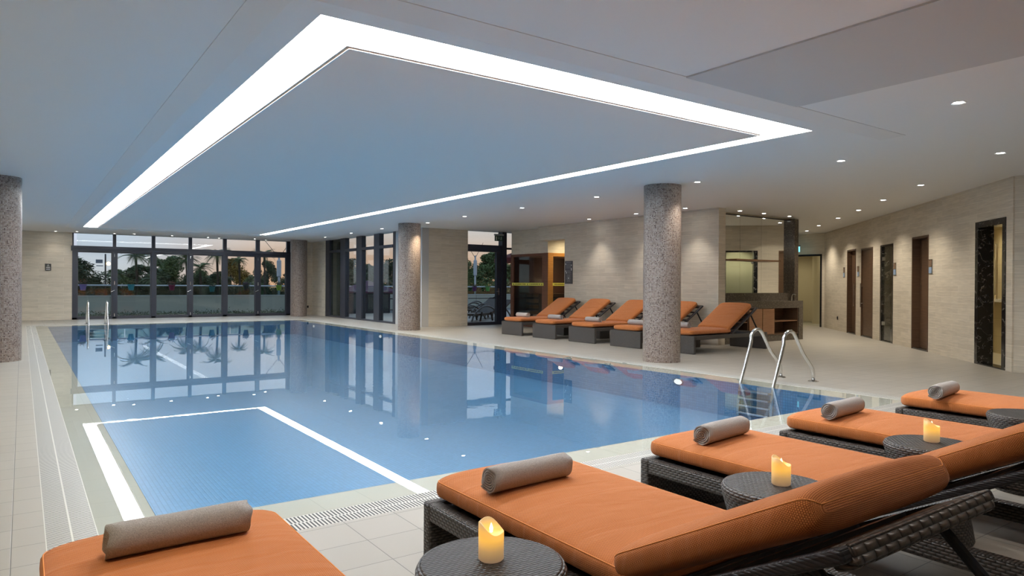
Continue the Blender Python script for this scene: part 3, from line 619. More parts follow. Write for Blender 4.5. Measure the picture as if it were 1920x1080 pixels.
# ------------------------------------------------------------------ hanging exit signs
def exit_sign(loc, rz, lit, lab):
    s = empty('exit_sign', loc, rz, label=lab, cat='sign', group='green and white emergency exit signs')
    g = emis('exit_lit', (.25,.75,.85), 1.1) if lit else plain('exit_dark', (.02,.07,.06), .3)
    wq = emis('exit_lit_white', (.9,1,1), 1.6) if lit else plain('exit_pale', (.55,.65,.62), .4)
    MB().box(-.15,-.025,-.02,.15,.025,.025).build('housing', plain('exit_housing', (.35,.38,.38), .4), s, bev=.004)
    MB().tube([(-.03,0,.025),(0,0,.085),(.03,0,.025)], .006, 6).tube([(0,0,.08),(0,0,.10)], .008, 6).build('hanger', BLACKM, s)
    MB().box(-.14,-.008,-.17,.14,.008,-.02).build('panel', g, s)
    y_ = -.0095
    MB().box(-.115,y_,-.15,-.07,y_+.001,-.045).build('doorway_symbol', wq, s)
    q = MB(); q.box(-.015,y_,-.095,-.002,y_+.001,-.045); q.add([(-.03,y_,-.095),(-.0085,y_,-.125),(.013,y_,-.095)], [(0,1,2)])
    q.build('arrow_symbol', wq, s); q = MB()
    q.box(.062,y_,-.062,.078,y_+.001,-.046)                                   # head
    for a in (((.07,-.07),(.06,-.105)), ((.06,-.105),(.085,-.12)), ((.085,-.12),(.08,-.15)), ((.06,-.105),(.04,-.14)), ((.07,-.07),(.095,-.09)), ((.07,-.07),(.045,-.085))):
        (xa,za),(xb,zb) = a; d = hypot(xb-xa,zb-za); nx,nz = -(zb-za)/d*.006,(xb-xa)/d*.006
        q.add([(xa+nx,y_,za+nz),(xb+nx,y_,zb+nz),(xb-nx,y_,zb-nz),(xa-nx,y_,za-nz)], [(0,1,2,3)])
    q.build('running_figure_symbol', wq, s)
exit_sign((10.78, 15.95, 2.50), -.0, False, 'dark green exit sign hanging before the glazed terrace door')
exit_sign((17.6, 11.25, 2.25), -pi/2, True, 'lit blue green exit sign hanging at the end of the passage')
tag(box('sign_bracket', BLACKM, 17.59, 11.24, 2.35, 17.61, 11.26, 2.60), 'thin black rod holding the lit exit sign in the passage', 'bracket')

# ------------------------------------------------------------------ vanity and mirror
va = empty('vanity_counter', (10.92, 8.45, 0), 0, label='brown marble washstand counter with wooden cupboards behind the far loungers', cat='washstand')
W_ = 2.60
MB().box(0,0,.67,W_,.40,.82).build('countertop', BROWNM, va, bev=.004)
MB().box(0,.355,.82,W_+.2,.40,.98).build('backsplash', BROWNM, va)
MB().box(W_-.15,.0,0,W_,.40,.67).build('side_panel', BROWNM, va)
MB().box(0,.03,0,W_-.15,.38,.13).build('plinth', BROWNM, va)
q = MB(); q.box(0,.36,.13,W_-.15,.38,.67); q.box(0,.02,.13,W_-.15,.36,.15); q.box(.42,.02,.15,.44,.36,.67); q.box(.73,.02,.15,.75,.36,.67); q.box(1.58,.02,.15,1.60,.36,.67); q.box(W_-.17,.02,.15,W_-.15,.36,.67); q.build('carcass', WOODD, va)
MB().box(.76,.0,.15,1.18,.02,.665).build('door', WOODM, va, bev=.002)
MB().box(1.20,.0,.15,1.59,.02,.665).build('door', WOODM, va, bev=.002)
MB().box(.44,.03,.395,.73,.36,.41).build('shelf', WOODM, va)
MB().box(1.60,.03,.395,W_-.17,.36,.41).build('shelf', WOODM, va)
mi = empty('wall_mirror', (10.92, 8.865, .98), 0, label='large wall mirror above the brown marble counter reflecting the doors', cat='mirror')
for a, b_ in ((.0,.985),(.99,1.70),(1.705,2.70)): MB().box(a,-.012,.0,b_,0,1.57).build('mirror_pane', MIRROR, mi)
MB().box(0,-.02,1.57,2.83,0,1.59).build('top_trim', BLACKM, mi)
jm = box('wall_jamb', BROWNM, 13.62,8.72,.0,13.76,9.0,2.58); struct(jm)
sf_ = box('wooden_shelf', WOODM, 11.55,8.66,1.635,13.02,8.85,1.665); tag(sf_, 'narrow wooden shelf mounted across the wall mirror', 'shelf')
fx_ = MB().tube([(0,0,0),(0,0,.10),(0,-.03,.13),(0,-.09,.12)], .013).build('tap', CHROME, smooth=True, loc=(13.46,8.68,.822)); tag(fx_, 'small chrome tap at the right end of the marble counter', 'tap')

# ------------------------------------------------------------------ downlights
SPOT = bpy.data.lights.new('downlight_beam', 'SPOT'); SPOT.energy = SPOT_E; SPOT.color = (1, .93, .84); SPOT.spot_size = radians(105); SPOT.spot_blend = .8; SPOT.shadow_soft_size = .035
bz_m = MB().lathe([(.036,.0),(.052,-.006),(.058,0)], 20).mesh('bezel'); bz_m.materials.append(WHITEP)
ln_m = MB().disc(.037,-.002,16,flip=True).mesh('lens'); ln_m.materials.append(LENS)
def downlight(x, y, lab, z=HP, energy=None, size=None, col=None, blend=None):
    o = empty('downlight', (x,y,z), label=lab, cat='downlight', group='small round recessed ceiling downlights')
    for nm, me in (('bezel', bz_m), ('lens', ln_m)):
        c_ = bpy.data.objects.new(nm, me); COL.objects.link(c_); c_.parent = o
    ld = SPOT
    if energy or size or col:
        ld = SPOT.copy(); ld.energy = energy or SPOT_E
        if size: ld.spot_size = radians(size)
        if col: ld.color = col
    l = bpy.data.objects.new('beam', ld); COL.objects.link(l); l.parent = o; l.location = (0,0,-.02)
ORD = ['first','second','third','fourth','fifth','sixth','seventh','eighth','ninth','tenth','eleventh']
for i in range(9): downlight(7.83 if i != 5 else 7.95, 4.422+i*2.125-(.22 if i == 5 else 0), 'recessed downlight, %s from the right end of the row along the pool side' % ORD[i], energy=110 if i == 5 else None, col=(1,.85,.62) if i == 5 else None)
downlight(3.89, 2.48, 'large bright downlight on the ceiling nearest the camera, right of the white cove', energy=58)
downlight(6.10, 2.47, 'bright downlight on the bare ceiling above the fourth foreground lounger', energy=58)
for i, (x_, y_) in enumerate(((8.75,3.12),(10.60,4.78),(11.92,5.98),(13.14,7.06),(14.33,8.15),(15.73,9.43),(17.0,10.53))):
    downlight(x_, y_, 'recessed downlight, %s from the right in the slanting row by the doors' % ORD[i], energy=36 if i < 2 else 74, size=125, col=(1,.90,.74))
for i, (x_, y_) in enumerate(((10.30,8.9),(10.30,10.2),(10.32,11.67))):
    downlight(x_, y_, ['downlight beside the wall corner next to the mirror','downlight close to the stone wall above the middle far loungers','downlight close to the stone wall above the leftmost far lounger'][i], energy=38, size=80)
for i, (x_, y_) in enumerate(((11.49,8.55),(12.27,8.55),(13.16,8.55))):
    downlight(x_, y_, '%s of the three downlights in a line over the mirror' % ['leftmost','middle','rightmost'][i], energy=12, col=(1,.85,.6))
for i, (x_, y_) in enumerate(((.79,24.2),(1.31,23.93),(2.28,24.2),(2.78,23.93),(3.84,24.05),(4.91,24.1),(5.29,24.3),(6.33,23.93),(6.80,24.3))):
    downlight(x_, y_, 'tiny far downlight, %s from the left in the row above the glass doors' % ORD[i], energy=9)
# the left deck row and the spots over the near loungers sit outside the frame
for i, y_ in enumerate((1.2, 3.4, 5.6, 7.8, 10.0, 14.2, 17.0, 19.8, 22.6)): downlight(-1.15, y_, 'recessed downlight over the left pool deck, %s from the near end of its row' % ORD[i], energy=46, col=(1,.82,.42))
for i, (x_, y_) in enumerate(((.5,1.4),(1.70,2.48),(3.0,.6),(5.2,.6))): downlight(x_, y_, 'recessed downlight over the foreground loungers, %s from the left' % ORD[i], energy=46)
lp = SPOT.copy(); lp.energy = 45; lp.color = (1,.85,.55); lp.spot_size = radians(140)
for loc in ((RW0[0]+2.2*cos(RWA)+.6*sin(RWA), RW0[1]+2.2*sin(RWA)-.6*cos(RWA), 2.33), (19.2, 12.9, 2.55), (19.1,10.9,2.55), (RW0[0]+5.0*cos(RWA)+.5*sin(RWA), RW0[1]+5.0*sin(RWA)-.5*cos(RWA), 2.2), (11.5,13.5,2.5)):
    l = bpy.data.objects.new('room_lamp', lp); COL.objects.link(l); l.location = loc
sl_ = bpy.data.lights.new('sauna_fill', 'POINT'); sl_.energy = 5; sl_.color = (1,.66,.35); sl_.shadow_soft_size = .06  # unseen fill light added to lift the black cabin interior
l = bpy.data.objects.new('sauna_fill', sl_); COL.objects.link(l); l.location = (12.4, 15.2, 1.2)

# underwater lamps
for y_, lab in ((19.47,'underwater pool lamp on the right wall, farthest of the three'), (14.95,'underwater pool lamp on the right wall, below the lit golden column'), (5.97,'underwater pool lamp on the right wall, nearest the steel ladder')):
    o = empty('pool_lamp', (6.798, y_, -.10), label=lab, cat='pool lamp', group='underwater lamps on the right pool wall')
    q = MB().lathe([(0,.01),(.06,.012),(.07,.0)], 20); q.v = [(-z,x,y*.5) for x,y,z in q.v]; q.build('lens', emis('pool_lamp_lens', (.9,.97,1), 1.6), o)
    q = MB().lathe([(.07,.012),(.085,.01),(.09,.0)], 20); q.v = [(-z,x,y*.5) for x,y,z in q.v]; q.build('rim', CHROME, o)

# ------------------------------------------------------------------ pool ladders
def arc(c, r, a0, a1, n, f): return [f(c[0]+r*cos(radians(a0+(a1-a0)*i/n)), c[1]+r*sin(radians(a0+(a1-a0)*i/n))) for i in range(n+1)]
def ladder(loc, rz, lab, w=.46):
    """local x points away from the water; rails at y = +-w/2"""
    o = empty('pool_ladder', loc, rz, label=lab, cat='pool ladder', group='steel pool ladders')
    for s in (-1, 1):
        y = s*w/2
        prof = [(-.12,-.38),(-.10,-.18),(-.07,0),(.12,.46)] + [(.235+.125*cos(radians(a)), .485+.125*sin(radians(a))) for a in (155,130,105,80,55,35)] + [(.50,.34),(.66,.19),(.70,.14),(.715,.09),(.715,.0)]
        MB().tube([(x,y,z) for x,z in prof], .0205, 14).build('rail', CHROME, o, smooth='all')
        MB().lathe([(.06,0),(.06,.006),(.045,.012),(.024,.016)], 24, (.715,y,0)).build('base_flange', CHROME, o, smooth=True)
    for i in range(4):
        z = -.08-.085*i; MB().box(-.15,-w/2+.02,z-.012,-.06,w/2-.02,z+.012).build('step', CHROME, o, bev=.004)
    return o
ladder((6.89, 4.83, 0), 0, 'near steel pool ladder curving over the right pool edge', w=.43)
ladder((1.62, 20.98, 0), pi/2, 'far steel pool ladder at the pool edge below the glass doors', w=.43)

# ------------------------------------------------------------------ loungers
def rrect_ring(hw, ht, n=40, e=5.0, crown=0):
    pts = []
    for j in range(n):
        t = 2*pi*j/n; c_, s_ = cos(t), sin(t)
        x = hw*math.copysign(abs(c_)**(2/e), c_); z = ht*math.copysign(abs(s_)**(2/4.2), s_)
        if z > 0: z += crown*(1-(x/hw)**2)
        pts.append((x, z))
    return pts
def pad(w, l, t, rc=.07, re=.04, n=40, m=34, rc0=None, rc1=None, sag=0.0):
    """rounded cushion from y=0 to y=l, bottom at z=0"""
    mb = MB(); rings = []; ys = []
    for i in range(m+1):
        u = i/m; y = l*(.5-.5*cos(pi*u)) if True else l*u; ys.append(y)
    vs = []; edge = []
    for y in ys:
        e_ = min(y, l-y); hw = w/2; ht = t/2
        rk = (rc0 or rc) if y < l/2 else (rc1 or rc)
        if e_ < rk: hw = w/2-rk+sqrt(max(0, rk*rk-(rk-e_)**2))
        if e_ < re: ht = t/2*max(.05, (1-(1-e_/re)**2.6))**.5
        zc = t/2-sag*sin(pi*y/l)
        ring = rrect_ring(hw, ht, n, crown=.007)
        rings.append([(x, y, zc+z) for x, z in ring]); edge.append((hw, zc+ht*.62, y))
    fs = []; uvs = []
    for r_ in rings: vs += r_
    per = []
    for r_ in rings:
        a = [0]
        for j in range(1, n+1): p, q = r_[j-1], r_[j % n]; a.append(a[-1]+hypot(q[0]-p[0], q[2]-p[2]))
        per.append(a)
    mid = per[len(per)//2]; acc = [0]
    for i in range(1, m+1):
        acc.append(acc[-1]+hypot(ys[i]-ys[i-1], rings[i][n//4][2]-rings[i-1][n//4][2]))
    for i in range(m):
        for j in range(n):
            j2 = (j+1) % n; fs.append((i*n+j, (i+1)*n+j, (i+1)*n+j2, i*n+j2))
            uvs.append([(mid[j],acc[i]),(mid[j],acc[i+1]),(mid[j+1],acc[i+1]),(mid[j+1],acc[i])])
    mb.add(vs, fs, uvs); o = len(mb.v)-len(vs)
    mb.f.append(tuple(range(n))); mb.f.append(tuple(m*n+j for j in range(n-1,-1,-1)))
    return mb, edge
def make_lounger(ang, fw_=.70, cw=.64, L_=1.98, pv=1.03, bl=.72, shift=0.0):
    o = empty('sun_lounger'); zt = .30; rh = .066; ct = .088; a = radians(ang)
    for s in (-1, 1):
        x0_, x1_ = (s*fw_/2, s*(fw_/2-.055)); MB().box(x0_,.05,zt-rh,x1_,L_-.05,zt).build('side_rail', WICK, o, bev=.008)
    for y_ in (0, L_-.05): MB().box(-fw_/2,y_,0,fw_/2,y_+.05,zt).build('end_panel', WICK, o, bev=.010)
    q = MB()
    q.box(-fw_/2+.05,.05,zt-.020,fw_/2-.05,1.08,zt-.012)
    for i in range(10): q.box(-fw_/2+.055,.10+i*.10,zt-.012,fw_/2-.055,.16+i*.10,zt-.004)
    q.build('deck', BLACKM, o)
    M = Matrix.Translation((0,pv,zt+.012)) @ Matrix.Rotation(a, 4, 'X')
    # back frame: wrapped side bars, braided sleeves at the head end, cross bars
    for s in (-1, 1):
        xx = s*(fw_/2-.030)
        MB().box(xx-.024,.0,-.034,xx+.024,bl+.035,-.004).xf(M).build('back_bar', WRAP, o, bev=.008)
    q = MB(); q.box(-fw_/2+.034,bl-.018,-.050,fw_/2-.034,bl+.042,-.002)
    sl = q.xf(M).build('braided_end_bar', SLEEVE, o, bev=.014, seg=4)
    q = MB()
    for yy in (.03, .17, .31, .45, .58): q.box(-fw_/2+.05,yy,-.020,fw_/2-.05,yy+.03,-.006)
    q.xf(M).build('cross_bar', BLACKM, o)
    for s in (-1, 1):
        xx = s*(fw_/2-.085); p0 = M @ Vector((xx,bl*.86,-.03)); y1_ = min(L_-.12, p0.y+.28)
        MB().tube([p0,(xx,y1_,zt-.03)], .014, 8).build('strut', BLACKM, o, smooth=True)
    MB().tube([(-fw_/2+.07,L_-.14,zt-.03),(fw_/2-.07,L_-.14,zt-.03)], .012, 8).build('notch_bar', BLACKM, o, smooth=True)
    # cushions
    mb, ed = pad(cw, pv+.05, ct, re=.045, rc1=.012); se = mb.build('seat_cushion', ORANGE, o, smooth='all', loc=(shift,-.0,zt+.004))
    MB().tube([(hw*.975,y,z) for hw,z,y in ed[1:-1]]+[(-hw*.975,y,z) for hw,z,y in reversed(ed[1:-1])]+[(ed[1][0]*.975,ed[1][2],ed[1][1])], .0018, 6).build('piping', PIPE, se, smooth='all')
    mb, ed = pad(cw, bl-.02, ct+.012, re=.032, rc=.055, rc0=.012)
    MM = Matrix.Translation((shift,pv-.03,zt+.014)) @ Matrix.Rotation(a, 4, 'X') @ Matrix.Translation((0,.035,.0))
    be = mb.xf(MM).build('back_cushion', ORANGE, o, smooth='all')
    MB().tube([(hw*.975,y,z) for hw,z,y in ed[1:-1]]+[(-hw*.975,y,z) for hw,z,y in reversed(ed[1:-1])]+[(ed[1][0]*.975,ed[1][2],ed[1][1])], .0018, 6).xf(MM).build('piping', PIPE, be, smooth='all')
    return o
flatp = make_lounger(2); nearp = make_lounger(28, bl=.65); farp = make_lounger(32, fw_=.78, cw=.66, pv=.98, bl=.80)
near_x = [.36, 1.59, 2.75, 3.86, 5.19]
nl = ['orange cushioned lounger at the bottom left corner, only its foot end in view', 'largest orange cushioned wicker lounger in the centre foreground, beside the first candle', 'orange cushioned wicker lounger between the two nearest tables with candles', 'orange cushioned wicker lounger right of the third candle table, fourth from left in front', 'orange cushioned wicker lounger at the right edge, topmost of the foreground row']
for i, x_ in enumerate(near_x):
    o = flatp if i == 0 else nearp if i == 1 else copy_tree(nearp)
    o.location = (x_, 2.34, 0); o.rotation_euler = (0, 0, pi); tag(o, nl[i], 'sun lounger', 'orange sun loungers in the foreground row')
far_y = [12.65, 11.48, 10.28, 9.08, 7.88]
fl = ['orange sun lounger by the sauna, leftmost of the far row', 'orange sun lounger, second from the left in the far row', 'orange sun lounger just left of the mosaic column in front of stone wall', 'orange sun lounger half hidden behind the mosaic column', 'orange sun lounger right of the mosaic column, before the marble counter']
for i, y_ in enumerate(far_y):
    o = farp if i == 0 else copy_tree(farp)
    o.location = (8.90, y_, 0); o.rotation_euler = (0, 0, -pi/2); tag(o, fl[i], 'sun lounger', 'orange sun loungers along the stone wall')

# ------------------------------------------------------------------ rolled towels
def towel_mesh(seed, L_=.36, R=.052):
    rn = random.Random(seed); th = .0085; turns = R/(th*1.25); n = 230; inner = []; outer = []
    for i in range(n+1):
        t = i/n; ang = t*turns*2*pi; r_ = .004+(R-.004)*t; wob = 1+.03*sin(ang+seed)*min(1,t*2)
        flat = .93
        outer.append((r_*wob*cos(ang), r_*wob*sin(ang)*flat)); inner.append(((r_-th*.66)*wob*cos(ang) if r_ > th else 0, (r_-th*.66)*wob*sin(ang)*flat if r_ > th else 0))
    mb = MB(); ny = 10; vs = []; fs = []; loop = outer+inner[::-1]; k = len(loop)
    zmin = min(p[1] for p in outer[-40:])
    for j in range(ny+1):
        u = j/ny; y = (u-.5)*L_; sc = 1-.025*abs(2*u-1)**6+.012*sin(u*7+seed)
        for x, z in loop: vs.append((x*sc, y+.004*sin(x*90+z*70), (z-zmin)*sc))
    for j in range(ny):
        for i in range(k):
            i2 = (i+1) % k; fs.append((j*k+i, j*k+i2, (j+1)*k+i2, (j+1)*k+i))
    for j in (0, ny):
        for i in range(n):
            a_, b_, c_, d_ = i, i+1, k-2-i, k-1-i
            f_ = (j*k+a_, j*k+d_, j*k+c_, j*k+b_); fs.append(f_ if j == 0 else f_[::-1])
    mb.add(vs, fs); me = mb.mesh('rolled_towel')
    for p in me.polygons: p.use_smooth = len(p.vertices) == 4 and abs(p.normal.y) < .5
    return me
tms = [towel_mesh(s) for s in (1, 2, 3)]
for m_ in tms: m_.materials.append(TOWEL)
tpale = tms[0].copy(); tpale.materials.clear(); tpale.materials.append(TOWEL2)
def towel(x, y, z, rz, me, lab, grp, sc=1):
    o = bpy.data.objects.new('rolled_towel', me); COL.objects.link(o); o.location = (x,y,z); o.rotation_euler = (0,0,rz); o.scale = (sc,)*3; tag(o, lab, 'towel', grp)
G1 = 'rolled towels on the foreground loungers'; ZT = .300+.004+.088+.004
towel(.36, 2.10, ZT, pi/2+.03, tms[0], 'rolled grey towel on the lounger at the bottom left corner', G1)
towel(1.50, 2.02, ZT, pi/2+.06, tms[1], 'rolled grey towel on the large centre foreground lounger', G1)
towel(2.70, 2.10, ZT, pi/2+.13, tms[2], 'rolled grey towel on the lounger just left of the steel ladder', G1)
towel(3.76, 2.10, ZT, pi/2+.10, tms[1], 'rolled beige grey towel on the fourth foreground lounger from the left', G1)
towel(5.00, 2.10, ZT, pi/2+.12, tms[2], 'rolled beige towel on the topmost foreground lounger at the right', G1)
G2 = 'rolled towels on the far loungers'
fz = [('pale rolled towel on the far lounger beside the sauna', tpale), ('rolled grey towel on the second far lounger from the left', tms[1]), ('rolled grey towel on the far lounger just left of the column', tms[2]), ('rolled grey towel on the far lounger partly behind the column', tms[1]), ('rolled grey towel on the far lounger right of the column', tms[0])]
for i, y_ in enumerate(far_y): towel(9.20+(.10 if i == 4 else 0), y_-(.02 if i < 4 else -.25), ZT, .04, fz[i][1], fz[i][0], G2, 1.1)
# small dark strap hung on the second far lounger is left to the cushion shading

# ------------------------------------------------------------------ side tables and candles
def table_near():
    o = empty('side_table'); R = .188; H = .42
    MB().disc(R-.012, H, 48).build('table_top', WICKT, o)
    MB().lathe([(.165,0),(.170,.012),(.155,.10),(.150,.18),(.160,.28),(R,.385),(R+.004,H-.018),(R-.003,H-.004),(R-.012,H)], 56).build('table_body', WICK, o, smooth='all')
    return o
tp = table_near(); tn = [(.97,1.46,'round wicker side table with a candle at the bottom centre'), (2.17,1.45,'round wicker side table with a candle between the two large loungers'), (3.33,1.45,'round wicker side table with a candle, third from the left'), (4.545,1.48,'round wicker side table without candle at the right edge')]
for i, (x_, y_, lab) in enumerate(tn):
    o = tp if i == 0 else copy_tree(tp); o.location = (x_, y_, 0); tag(o, lab, 'side table', 'round wicker side tables in the foreground')
CAND = m_candle('candle_wax')
def candle_mesh(r=.0325, h=.098):
    mb = MB(); n = 36; top_o = []; top_i = []
    def ht(a): return h-.030*(.5+.5*cos(a-2.5))**1.3+.004*sin(3*a)
    rb = .004; rows = [(r-rb,0),(r,rb)]
    vs = []
    for rr_, z in rows:
        for j in range(n): a = 2*pi*j/n; vs.append((rr_*cos(a), rr_*sin(a), z))
    for fr in (.35,.7,1.0):
        for j in range(n): a = 2*pi*j/n; vs.append((r*cos(a), r*sin(a), rb+(ht(a)-rb)*fr))
    for j in range(n): a = 2*pi*j/n; vs.append(((r-.0035)*cos(a), (r-.0035)*sin(a), ht(a)+.0005))
    for j in range(n): a = 2*pi*j/n; vs.append(((r-.0055)*cos(a), (r-.0055)*sin(a), h*.70))
    fs = []
    for k in range(6):
        for j in range(n): j2 = (j+1) % n; fs.append((k*n+j, k*n+j2, (k+1)*n+j2, (k+1)*n+j))
    fs.append(tuple(range(n-1,-1,-1))); fs.append(tuple(6*n+j for j in range(n)))
    mb.add(vs, fs); me = mb.mesh('candle'); me.materials.append(CAND)
    for p in me.polygons: p.use_smooth = len(p.vertices) == 4
    return me
cm = candle_mesh(); wk = MB().lathe([(0,.0),(.004,.002),(.005,.012),(.002,.022),(0,.026)], 10).mesh('flame_tip'); wk.materials.append(emis('flame_glow', (1,.75,.35), 4))
for i, (x_, y_, lab) in enumerate(((.975,1.47,'glowing pillar candle on the bottom centre wicker table'), (2.185,1.445,'glowing amber pillar candle on the second wicker table'), (3.36,1.46,'glowing pillar candle on the third wicker table'))):
    o = empty('candle', (x_, y_, .4205), [2.7,2.9,2.8][i], label=lab, cat='candle', group='glowing candles on the wicker tables')
    c_ = bpy.data.objects.new('wax_body', cm); COL.objects.link(c_); c_.parent = o
    c_ = bpy.data.objects.new('flame', wk); COL.objects.link(c_); c_.parent = o; c_.location = (0,0,.068)
# low square tables between the far loungers
def table_far():
    o = empty('low_table')
    MB().box(-.17,-.17,.30,.17,.17,.34).build('table_top', WICK, o, bev=.006)
    MB().box(-.14,-.14,0,.14,.14,.30).build('table_body', WICK, o, bev=.01)
    return o
tf = table_far()
for i, (x_, y_, lab) in enumerate(((9.95,12.06,'low dark table between the first and second far loungers'), (9.95,10.88,'low dark table between the second and third far loungers'), (9.95,9.68,'low dark table between the far loungers left of the column'), (9.95,8.48,'low dark table with a white candle right of the column'))):
    o = tf if i == 0 else copy_tree(tf); o.location = (x_, y_, 0); tag(o, lab, 'low table', 'low dark tables between the far loungers')
wc = MB().lathe([(0,0),(.035,0),(.036,.09),(.030,.092),(.028,.08),(0,.08)], 20).build('white_candle', WHITEP, smooth=True, loc=(9.92,8.46,.3405)); tag(wc, 'white pillar candle on the low table right of the column', 'candle')
tb = empty('stool', (10.35, 13.45, 0), 0, label='small wooden stool standing by the sauna glass', cat='stool')
MB().box(-.16,-.12,.36,.16,.12,.39).build('seat', WOODD, tb)
for sx in (-1,1):
    for sy in (-1,1): MB().box(sx*.13-.015,sy*.09-.015,0,sx*.13+.015,sy*.09+.015,.36).build('leg', WOODD, tb)

# ------------------------------------------------------------------ outside: terrace
TZ = -.12
tg = box('terrace_ground', plain('terrace_paving', (.13,.14,.16), .45, noise=.35, nscale=3), -30, 24.86, TZ-.2, 70, 46, TZ); struct(tg)
tg2 = box('terrace_ground', MATS['terrace_paving'], 8.76, 16.46, TZ-.2, 40, 24.86, TZ); struct(tg2)
struct(box('lawn_ground', plain('dark_lawn', (.02,.035,.015), .9), -60, 46, -.6, 120, 120, -.4))
hd = MB(); rn = random.Random(11)
def leaf(mb, p, s, rn):
    d = Vector((rn.gauss(0,1), rn.gauss(0,1), rn.gauss(0,1))).normalized(); e_ = d.orthogonal().normalized(); e_.rotate(Matrix.Rotation(rn.random()*6.28, 3, d)); p = Vector(p); g_ = d.cross(e_)
    mb.v += [tuple(p-e_*s), tuple(p+g_*s*.35), tuple(p+e_*s), tuple(p-g_*s*.35)]; k = len(mb.v); mb.f.append((k-4,k-3,k-2,k-1))
LEAFD = plain('dark_leaves', (.075,.105,.05), .7, noise=.5, nscale=3)
LEAFG = plain('green_leaves', (.12,.17,.06), .7, noise=.5, nscale=3)
LEAFY = plain('yellow_leaves', (.26,.17,.03), .7, noise=.5, nscale=3)
PALM = plain('palm_leaves', (.11,.155,.06), .6, noise=.4, nscale=4)
BARK = plain('bark', (.05,.035,.022), .9, noise=.4, nscale=8)
for i in range(9000):
    yy = rn.uniform(25.3,29.75); leaf(hd, (rn.uniform(-1,8.9+(yy-25)*.35), yy, TZ+.03+abs(rn.gauss(.02,.03))*(1.8 if yy > 29 else 1)), .045, rn)
bed = MB().prism([(-1,25.1),(8.9,25.1),(10.6,29.95),(-1,29.95)], TZ, TZ+.03).build('planting_bed', plain('dark_soil', (.018,.017,.014), .9)); tag(bed, 'dark soil planting bed between the glass doors and the terrace parapet', 'planting bed')
tag(hd.build('ground_cover', LEAFD), 'dark low ground cover plants in the bed before the terrace parapet', 'ground cover', kind='stuff')
par = m_tile('parapet_panels', (.40,.43,.37), (.16,.17,.15), 1.35, 0, 0, gw=.03, rough=.5, var=.05, sizey=4)
pa = empty('terrace_parapet', (0, 30, TZ), 0, label='pale panelled terrace parapet with glass balustrade outside the windows', cat='parapet')
MB().box(-12,0,0,60,.15,.72).build('parapet_wall', par, pa)
MB().box(-12,-.02,.72,60,.17,.75).build('coping', plain('pale_coping', (.55,.60,.60), .4), pa)
for i in range(38): MB().box(-12+i*1.9,.06,.75,-12+i*1.9+1.87,.075,1.08).build('glass_panel', GLASS_R, pa) if -3 < -12+i*1.9 < 34 else None
MB().tube([(-12,.07,1.125),(60,.07,1.125)], .028, 8).build('hand_rail', plain('rail_steel', (.65,.68,.70), .3, .6), pa)

def flower_pot(x, col, plantc, flc, lab, z=1.02, seed=0):
    o = empty('flower_pot', (x, 29.86, z-.20), label=lab, cat='flower pot', group='coloured flower pots hung on the terrace rail')
    o.scale = (.84,)*3
    MB().lathe([(0,0),(.095,0),(.135,.22),(.15,.23),(.15,.27),(.13,.27),(.12,.24),(0,.24)], 20).build('pot', plain('pot_'+lab.split()[0], col, .5), o, smooth=True)
    rn = random.Random(seed); q = MB(); fl_ = MB()
    for i in range(160): leaf(q, (rn.gauss(0,.09), rn.gauss(0,.07), .27+abs(rn.gauss(.04,.06))), .035, rn)
    for i in range(40): leaf(fl_, (rn.gauss(0,.09), rn.gauss(-.03,.07), .32+abs(rn.gauss(.04,.05))), .028, rn)
    q.build('plant', plain('pot_plant_%d' % seed, plantc, .7), o); fl_.build('blossom', plain('pot_flower_%d' % seed, flc, .7), o)
flower_pot(1.82, (.20,.16,.42), (.05,.06,.02), (.45,.10,.05), 'lilac flower pot on the terrace rail, leftmost outside the glass doors', seed=1)
flower_pot(3.37, (.02,.28,.34), (.06,.07,.02), (.40,.25,.12), 'turquoise flower pot on the terrace rail, second from the left', seed=2)
flower_pot(4.77, (.16,.01,.05), (.05,.06,.03), (.45,.12,.12), 'maroon flower pot on the terrace rail, third from the left', seed=3)
flower_pot(6.24, (.01,.13,.14), (.03,.05,.02), (.15,.18,.08), 'teal flower pot on the terrace rail before the palms', z=.96, seed=4)
flower_pot(7.56, (.01,.03,.03), (.06,.05,.06), (.30,.20,.25), 'black flower pot with pinkish blooms on the terrace rail', seed=5)
flower_pot(8.90, (.22,.36,.03), (.05,.06,.03), (.20,.25,.12), 'lime green flower pot on the rail at the right of the glass doors', seed=6)
flower_pot(18.70, (.09,.02,.09), (.06,.05,.03), (.25,.15,.18), 'purple flower pot on the rail seen through the terrace door', z=.98, seed=7)
flower_pot(19.50, (.10,.30,.06), (.10,.20,.04), (.20,.35,.10), 'bright green flower pot on the rail seen through the terrace door', z=.98, seed=8)

# trees ----------------------------------------------------------------------
def crown_mesh(seed, n, lumps, s=.12):
    rn = random.Random(seed); q = MB()
    for i in range(n):
        c_, r_ = lumps[rn.randrange(len(lumps))]; d = Vector((rn.gauss(0,1),rn.gauss(0,1),rn.gauss(0,1))).normalized()*(r_*rn.random()**.4)
        leaf(q, (c_[0]+d.x, c_[1]+d.y, c_[2]+d.z*1.05), s*rn.uniform(.7,1.3), rn)
    return q.mesh('foliage')
def lumps(seed, w, h, k):
    rn = random.Random(seed); out_ = []
    for i in range(k):
        z = (i+.5)/k; ww = w*.5*(1.05-.75*z**2.2); out_.append(((rn.uniform(-1,1)*ww*.8, rn.uniform(-1,1)*ww*.6, z*h), rn.uniform(.24,.38)*w*.62*(1.1-z*.55)))
    return out_
CR = [crown_mesh(s, 11000, lumps(s, 2.6, 2.7, 24), .068) for s in (1,2,3,4)]
TN = [0]
